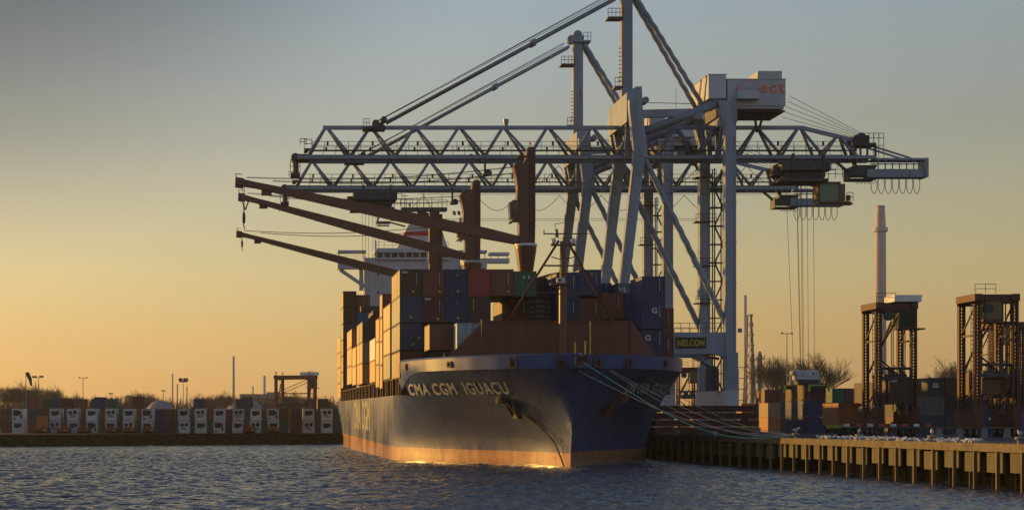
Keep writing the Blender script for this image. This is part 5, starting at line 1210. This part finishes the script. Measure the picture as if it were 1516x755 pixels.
# red crane truck under the hanging hook? small orange reach structure skipped
# ------------------------------------------------------------------ left shore
reef = [18.5,73.6,99,127,154.5,182,209,263.6,289,317,343.5,369.8,396,448,475.6]
sR = 7.01
k = 0
for i, px in enumerate(reef):
    for t in (0,1):
        X_ = Xp(px,sR)+1.22+random.uniform(-.15,.15)
        container(X_, F/sR, SZ+.01+t*2.62, [(.55,.55,.52),(.42,.42,.40),(.5,.47,.4)][(i*7+t*3) % 3], 6.06, 2.6, 'white refrigerated container, %s of the %s pair from the left, far shore' % (['lower','upper'][t], ORD[i]), 'refrigerated containers on the far shore', ['reefer','reeferc','reefer','reeferb','reefer','reeferc'][(i*5+t*3) % 6])
rb = random.Random(4)
cols_ = ['brown','maroon','dbrown','redbrown','navy','slate','green','red','grey','orange']
def backrow(s, pxs, hts, pre):
    for i, (px, h) in enumerate(zip(pxs, hts)):
        for t in range(h):
            c = rb.choice(cols_[:7]); container(Xp(px,s)+1.22, F/s, SZ+.01+t*2.62, C[c], 6.06, 2.6, '%s container, far shore, %s, %s from left, tier %s' % (CN[c], pre, ORD[i], ['one','two','three'][t]), 'containers on the far shore')
backrow(6.75, [1,42,60,116,139,172,197,225,242,280,305,333,358,385,410,430,465,490], [2,3,2,2,3,2,3,2,2,2,2,2,3,2,2,2,2,2][:18], 'row just behind the white ones')
backrow(6.3, [36,58.5,74.5,90.5,111,135.5,158,181,210,250,287,320,349,380,470], [3,3,3,3,3,3,3,2,2,2,3,2,3,2,3], 'rearmost row')
container(Xp(54,7.03)+1.22, F/7.03, SZ+1.1, C['orange'], 6.06, 2.6, 'orange container on the far shore between the first two pairs of white ones', 'containers on the far shore')
def trailer(px, i):
    s = 7.1; x = Xp(px,s); y = F/s-2; root = empty('container_trailer', (x,y,SZ), 'low empty red trailer chassis on the far shore, %s from the left' % ORD[i], 'trailer', 'trailers on the far shore')
    mb = MB(); mb.box(x-1.2,x+1.2,y-1,y+6,SZ+.9,SZ+1.15); mb.box(x-1.25,x-1.1,y-1.1,y-.9,SZ+.9,SZ+1.7); mb.box(x+1.1,x+1.25,y-1.1,y-.9,SZ+.9,SZ+1.55); mb.box(x-1.25,x+1.25,y-1.1,y-1,SZ+.5,SZ+.8)
    mb.box(x-.5,x+.6,y-.95,y,SZ+1.15,SZ+1.45)
    mb.build('frame', M['rustred'], root)
    mb = MB()
    for b_ in (0,3.8): mb.tube((x-1.2,y+b_,SZ+.45),(x+1.2,y+b_,SZ+.45),.45,n=10)
    mb.build('wheel_set', M['black'], root)
    mb = MB(); mb.box(x+.4,x+1.0,y-1.13,y-1.1,SZ+.55,SZ+.75); mb.build('tail_lamp', M['yellow'], root)
for i, px in enumerate((64,95,125,166,192,221,369,405)): trailer(px, i)
# light masts, windsock
def pole(px, s, top, label, kind, name='light_mast', base=SZ):
    x = Xp(px,s); y = F/s; root = empty(name, (x,y,base), label, name.replace('_',' '))
    mb = MB(); mb.tube((x,y,base),(x,y,Zp(top,s)),.16,.08,6); mb.build('pole', M['farsteel'], root)
    mb = MB(); z = Zp(top,s)
    if kind == 'sock': mb.path([(x,y,z),(x+.3,y,z+.1),(x+.9,y,z-1.2),(x+1.1,y,z-2.6)],[.3,.42,.4,.2],8)
    elif kind == 'double': mb.box(x-1.5,x-.4,y-.3,y+.3,z,z+.35); mb.box(x+.2,x+1.2,y-.3,y+.3,z+.05,z+.4); mb.box(x-1.4,x+1.1,y-.05,y+.05,z-.1,z)
    elif kind == 'tee': mb.beam((x-1.3,y,z-.3),(x+1.3,y,z-.3),.12); mb.box(x-1.3,x-.9,y-.2,y+.2,z-.3,z); mb.box(x+.9,x+1.3,y-.2,y+.2,z-.3,z)
    elif kind == 'crown':
        mb.lathe((x,y,z-1.2),[(1.2,0),(1.5,.2),(1.5,.35),(.2,.4)],10)
        for a_ in range(6): mb.box(x+1.3*math.cos(a_)-.25,x+1.3*math.cos(a_)+.25,y+1.3*math.sin(a_)-.2,y+1.3*math.sin(a_)+.2,z-.8,z+.1)
    else: mb.box(x-.6,x+.6,y-.2,y+.2,z,z+.3)
    mb.build({'sock':'windsock'}.get(kind,'lamp_head'), M['cranedark'], root)
pole(38.5, 6.9, 553, 'thin pole with a drooping dark windsock above the left treeline', 'sock', 'windsock_pole')
pole(57, 6.2, 558.5, 'light mast with two lamp boxes just right of the windsock', 'double')
pole(123, 5.0, 558, 'tall thin T-shaped light mast above the left containers', 'tee')
pole(242, 5.2, 579, 'short light mast between the container rows, left of centre', 'x')
pole(271.5, 4.6, 560, 'light mast with a ring of lamps left of the tall thin chimney', 'crown')
pole(1165, 6.6, 492, 'slim T-topped light mast left of the hoist ropes', 'tee', base=QZ)
pole(164, 5.1, 583, 'small light mast over the red containers', 'x'); pole(190, 5.1, 587, 'tiny light mast over the white containers at left', 'x')
# chimneys and industry
def chimney(px, s, top, wpx, label, base=SZ, ring=False):
    x = Xp(px,s); y = F/s; root = empty('chimney', (x,y,base), label, 'chimney'); r = wpx/2/s; h = Zp(top,s)-base
    mb = MB(); mb.lathe((x,y,base),[(r*1.12,0),(r,h*.9),(r*.82,h*.985),(r*.8,h)] if ring else [(r*1.15,0),(r*.9,h)], 20); mb.build('stack', M['chim'], root, smooth=True)
    if ring:
        mb = MB(); z = base+h*.885; mb.lathe((x,y,z),[(r*1.0,0),(r*1.35,.5),(r*1.35,3.2),(r*1.0,3.3)], 20); mb.lathe((x,y,base+h),[(r*.75,-.1),(r*.85,0),(r*.85,1.0),(r*.7,1.1)],16); mb.build('gallery', M['chim'], root)
chimney(1303.5, 2.25, 307, 15.5, 'tall pale chimney with a gallery near its top, behind the straddle carrier', QZ, True)
chimney(345.8, 1.5, 527, 3.6, 'tallest thin chimney on the left horizon'); chimney(391.5, 1.5, 556, 4.0, 'thicker short chimney right of the low grey building')
chimney(374.5, 1.4, 571, 2.4, 'small chimney above the low grey building'); chimney(255.5, 1.5, 553, 2.4, 'thin chimney, leftmost on the horizon'); chimney(262.5, 1.5, 568, 2.2, 'thin chimney just right of the leftmost one'); chimney(276.8, 1.5, 572, 2.0, 'small chimney right of the ringed light mast')
chimney(1103.3, 3.6, 437, 4.6, 'slender smokestack beside the lattice tower', QZ)
# lattice tower with two columns
sT = 3.8; yT = F/sT; X_ = lambda px: Xp(px,sT); Z_ = lambda py: Zp(py,sT)
root = empty('lattice_tower', (X_(1110),yT,QZ), 'tapered steel lattice tower with process columns behind the crane leg', 'tower')
mb = MB()
def leg_(t, sx): return X_(1110)+ sx*( (X_(1119)-X_(1110))*(1-t) + .55*t )
for sx in (-1,1):
    for yy in (-2,2): mb.beam((leg_(0,sx)-.0,yT+yy,QZ),(X_(1109)+sx*.7,yT+yy*.3,Z_(466)),.45)
n = 11
for i in range(n):
    t0, t1_ = i/n, (i+1)/n; z0 = QZ+(Z_(466)-QZ)*t0; z1_ = QZ+(Z_(466)-QZ)*t1_
    w0 = (X_(1119)-X_(1110))*(1-t0)+.7*t0; w1 = (X_(1119)-X_(1110))*(1-t1_)+.7*t1_; c_ = X_(1110)
    mb.beam((c_-w0,yT-2,z0),(c_+w1,yT-2,z1_),.22); mb.beam((c_+w0,yT-2,z0),(c_-w1,yT-2,z1_),.22); mb.beam((c_-w1,yT-2,z1_),(c_+w1,yT-2,z1_),.22)
mb.build('lattice', M['farsteel'], root)
for px, r_, top in ((1108.5,.9,524),(1119.5,1.0,521)):
    mb = MB(); h_ = Z_(top)-QZ; mb.lathe((X_(px),yT-5,QZ),[(r_,0),(r_,h_*.93),(r_*.5,h_)],12)
    for k in range(5): mb.box(X_(px)-r_*1.6,X_(px)+r_*1.6,yT-5-r_*1.5,yT-5+r_*1.5,QZ+h_*(.3+k*.15),QZ+h_*(.3+k*.15)+.3); mb.rail((X_(px)-r_*1.6,yT-5-r_*1.5,QZ+h_*(.3+k*.15)),(X_(px)+r_*1.6,yT-5-r_*1.5,QZ+h_*(.3+k*.15)),1.2,1,.07)
    mb.build('process_column', M['farsteel'], root)
sT2 = 4.6; mb = MB(); mb.lathe((Xp(1172,sT2),F/sT2,QZ),[(.7,0),(.7,18),(.3,18.6)],10)
for k in range(5): mb.box(Xp(1172,sT2)-1.3,Xp(1172,sT2)+1.3,F/sT2-1.2,F/sT2+1.2,QZ+3+k*3.5,QZ+3.25+k*3.5)
tag(mb.build('process_column', M['farsteel'], org=(Xp(1172,sT2),F/sT2,QZ)), 'slim process column with platforms between the two bare trees', 'process column')
sT3 = 7.0; mb = MB(); x_ = Xp(1098,sT3); y_ = F/sT3
for a_ in (-.9,.9):
    for b_ in (-.9,.9): mb.beam((x_+a_,y_+b_,QZ),(x_+a_,y_+b_,Zp(546,sT3)),.12)
for k in range(6): mb.box(x_-1,x_+1,y_-1,y_+1,QZ+1.8+k*2.3,QZ+1.9+k*2.3)
tag(mb.build('scaffold_tower', M['farsteel'], org=(x_,y_,QZ)), 'narrow scaffold tower just right of the near crane leg', 'scaffold tower')
# low building, storage domes
sB = 1.9; yB = F/sB
root = empty('industrial_building', (Xp(385,sB),yB,SZ), 'long low pale building on the left horizon', 'building')
mb = MB(); mb.box(Xp(355,sB),Xp(415,sB),yB,yB+40,SZ,Zp(584,sB)); mb.box(Xp(395,sB),Xp(414,sB),yB+5,yB+30,Zp(584,sB),Zp(580,sB)); mb.build('wall', M['farbuild'], root)
mb = MB(); mb.box(Xp(354.5,sB),Xp(415.5,sB),yB-.5,yB+40,Zp(584,sB),Zp(583,sB)); mb.build('roof', M['farsteel'], root)
mb = MB()
for k in range(9): mb.box(Xp(358+k*6,sB),Xp(361+k*6,sB),yB-.2,yB-.05,Zp(592,sB),Zp(588,sB))
mb.build('window_band', M['glass'], root)
for px, w_, top, lab in ((362,58,589.5,'pale low storage dome before the low building'),(236,44,592,'pale low storage dome left of the ringed light mast')):
    s_ = 3.4; r_ = w_/2/s_; h_ = Zp(top,s_)-SZ
    mb = MB(); mb.lathe((Xp(px,s_),F/s_+r_,SZ),[(r_,0),(r_,h_*.6),(r_*.86,h_*.76),(r_*.6,h_*.9),(r_*.3,h_*.98),(.1,h_)],28); o = mb.build('storage_dome', M['farsteel'], org=(Xp(px,s_),F/s_,SZ)); tag(o, lab, 'storage dome')
root = empty('long_shed', (Xp(236,5.6),F/5.6,SZ), 'low grey shed with a pale row of windows behind the left containers', 'shed')
mb = MB(); x0, x1 = Xp(228,5.6), Xp(262,5.6); mb.box(x0,x1,F/5.6,F/5.6+10,SZ,SZ+5.2); mb.box(x0-.3,x1+.3,F/5.6-.3,F/5.6+10,SZ+5.2,SZ+5.5); mb.build('wall', M['farbuild'], root)
for k in range(7): mb = MB(); mb.box(x0+.4+k*.82,x0+.95+k*.82,F/5.6-.06,F/5.6-.01,SZ+3.6,SZ+5.0); mb.build('window', M['letter'], root)
# ------------------------------------------------------------------ bare trees
def tree_mesh(seed, h=11, depth=6, thick=.09):
    r = random.Random(seed); mb = MB(); tw = MB()
    def grow(p, d, l, rad, k):
        q = p + d*l*.5 + Vector((r.uniform(-.06,.06),r.uniform(-.06,.06),0))*l; e_ = q + (d+Vector((r.uniform(-.25,.25),r.uniform(-.25,.25),.06))).normalized()*l*.5
        (mb if k <= 1 else tw).path([p,q,e_],[rad,rad*.8,rad*.62],5 if k < 2 else 3)
        if k >= depth: return
        nb_ = r.choice((3,3,3)) if k > 0 else 7
        for i in range(nb_):
            a_ = r.uniform(0,6.28); sp_ = r.uniform(.3,.62) if k else r.uniform(.2,.75)
            ax = Vector((math.cos(a_),math.sin(a_),0)); nd = (d*1.0+ax*sp_+Vector((0,0,.1))).normalized()
            st = p.lerp(e_, r.uniform(.55,1)) if i else e_
            grow(st, nd, l*r.uniform(.72,.92), max(rad*.58,thick*.45), k+1)
    grow(Vector((0,0,0)), Vector((0,0,1)), h*.17, h*.013, 0)
    return mb, tw
def make_tree(seed, loc, h, label, mat='bark', group='bare trees'):
    mb, tw = tree_mesh(seed, h)
    root = empty('bare_tree', loc, label, 'tree', group)
    mb.build('trunk', M[mat], root, org=(0,0,0)); tw.build('crown', M[mat], root, org=(0,0,0)); return root
sT4 = 4.4; yt_ = F/sT4
t0_ = make_tree(3, (Xp(1152,sT4),yt_,QZ), 37, 'bare rounded tree left of the hoist ropes')
t1_ = make_tree(8, (Xp(1213,sT4),yt_,QZ), 37, 'bare rounded tree right of the hoist ropes')
dup(t0_, (Xp(1182,4.1),F/4.1,QZ), 'bare tree standing behind and between the two rounded ones', 1.2, .95)
far0 = make_tree(12, (Xp(8,3.4),F/3.4,SZ), 29, 'bare tree at the left edge of the photo', 'barkfar'); far1 = make_tree(21, (Xp(24,3.4),F/3.4,SZ), 28, 'bare tree second from the left edge', 'barkfar')
rt = random.Random(9); fl = []
for px in (38,50,62,76,88,100,112,140,168,196,205,214,222,300,312,325,338,420,432,444,452,470,482):
    fl.append(px)
for i, px in enumerate(fl):
    s_ = rt.uniform(3.0,3.5); top = 577 if px < 80 else (590 if px < 180 else (586 if px < 225 else 589))
    hh = Zp(top+rt.uniform(-3,3),s_)-SZ; src = rt.choice((far0,far1))
    where = 'behind the left containers' if px < 260 else 'on the horizon near the low building' if px < 400 else 'behind the orange straddle carrier'
    dup(src, (Xp(px,s_),F/s_,SZ), 'bare tree %s, %s of the treeline from the left' % (where, (ORD+['twenty-first','twenty-second','twenty-third','twenty-fourth','twenty-fifth','twenty-sixth'])[i+2]), rt.uniform(0,6), hh/17.5)
for i, (px, s_, h_) in enumerate(((1410,5.2,17),(1398,5.0,15),(1424,5.4,15))):
    dup(t1_, (Xp(px,s_),F/s_,QZ), 'bare tree rising over the dark stacks, %s from the left' % ORD[i], 2+i, h_/22)
# distant scrub and skyline as one low mass
mb = MB(); rs = random.Random(2)
def scrub(x0, x1, s_, h0, h1, zb, n):
    y_ = F/s_
    for i in range(n):
        x = x0+(x1-x0)*rs.random(); h_ = rs.uniform(h0,h1); w_ = rs.uniform(.6,1.6)*h_*.35; yy = y_+rs.uniform(-20,60)
        for k in range(9):
            a_ = rs.uniform(-1,1); b_ = rs.uniform(-1,1)
            p = Vector((x+a_*w_*.3, yy+b_*w_*.3, zb)); q = Vector((x+a_*w_, yy+b_*w_, zb+h_*rs.uniform(.5,1)))
            mb.path([p,(p+q)/2+Vector((a_*.3,b_*.3,.4)),q],[.16,.14,.05],3)
scrub(Xp(-60,3.2), Xp(520,3.2), 3.2, 9, 16, SZ, 1200); scrub(Xp(1000,3.2), Xp(1600,3.2), 3.2, 8, 13, QZ, 700)
tag(mb.build('far_scrub', M['barkfar']), kind='stuff')
mb = MB()
def ridge(x0,x1,y,zb,h0,h1,step):
    x = x0
    while x < x1:
        w_ = rs.uniform(step*.5,step*1.5); h_ = rs.uniform(h0,h1); mb.prism([(x,zb),(x+w_,zb),(x+w_,zb+h_*.8),(x+w_*.7,zb+h_),(x+w_*.3,zb+h_*.9),(x,zb+h_*.7)],y,y+20); x += w_*.9
ridge(-900,3200,2300,SZ,6,16,40); ridge(-900,3200,1500,SZ,3,8,22)
tag(mb.build('far_skyline', M['farbuild']), kind='structure')
# ------------------------------------------------------------------ air
mb = MB(); mb.box(-2500,3400,-120,5200,-4,170); hz = mb.build('haze', [bpy.data.materials.new('haze')]); tag(hz, kind='stuff')
hm = hz.data.materials[0]; hm.use_nodes = True; nt = hm.node_tree; nt.nodes.remove(nt.nodes['Principled BSDF'])
pv = N(nt, 'ShaderNodeVolumePrincipled'); pv.inputs['Density'].default_value = .00007; pv.inputs['Color'].default_value = (.9,.94,1,1); pv.inputs['Anisotropy'].default_value = .3
nt.links.new(pv.outputs[0], nt.nodes['Material Output'].inputs['Volume'])
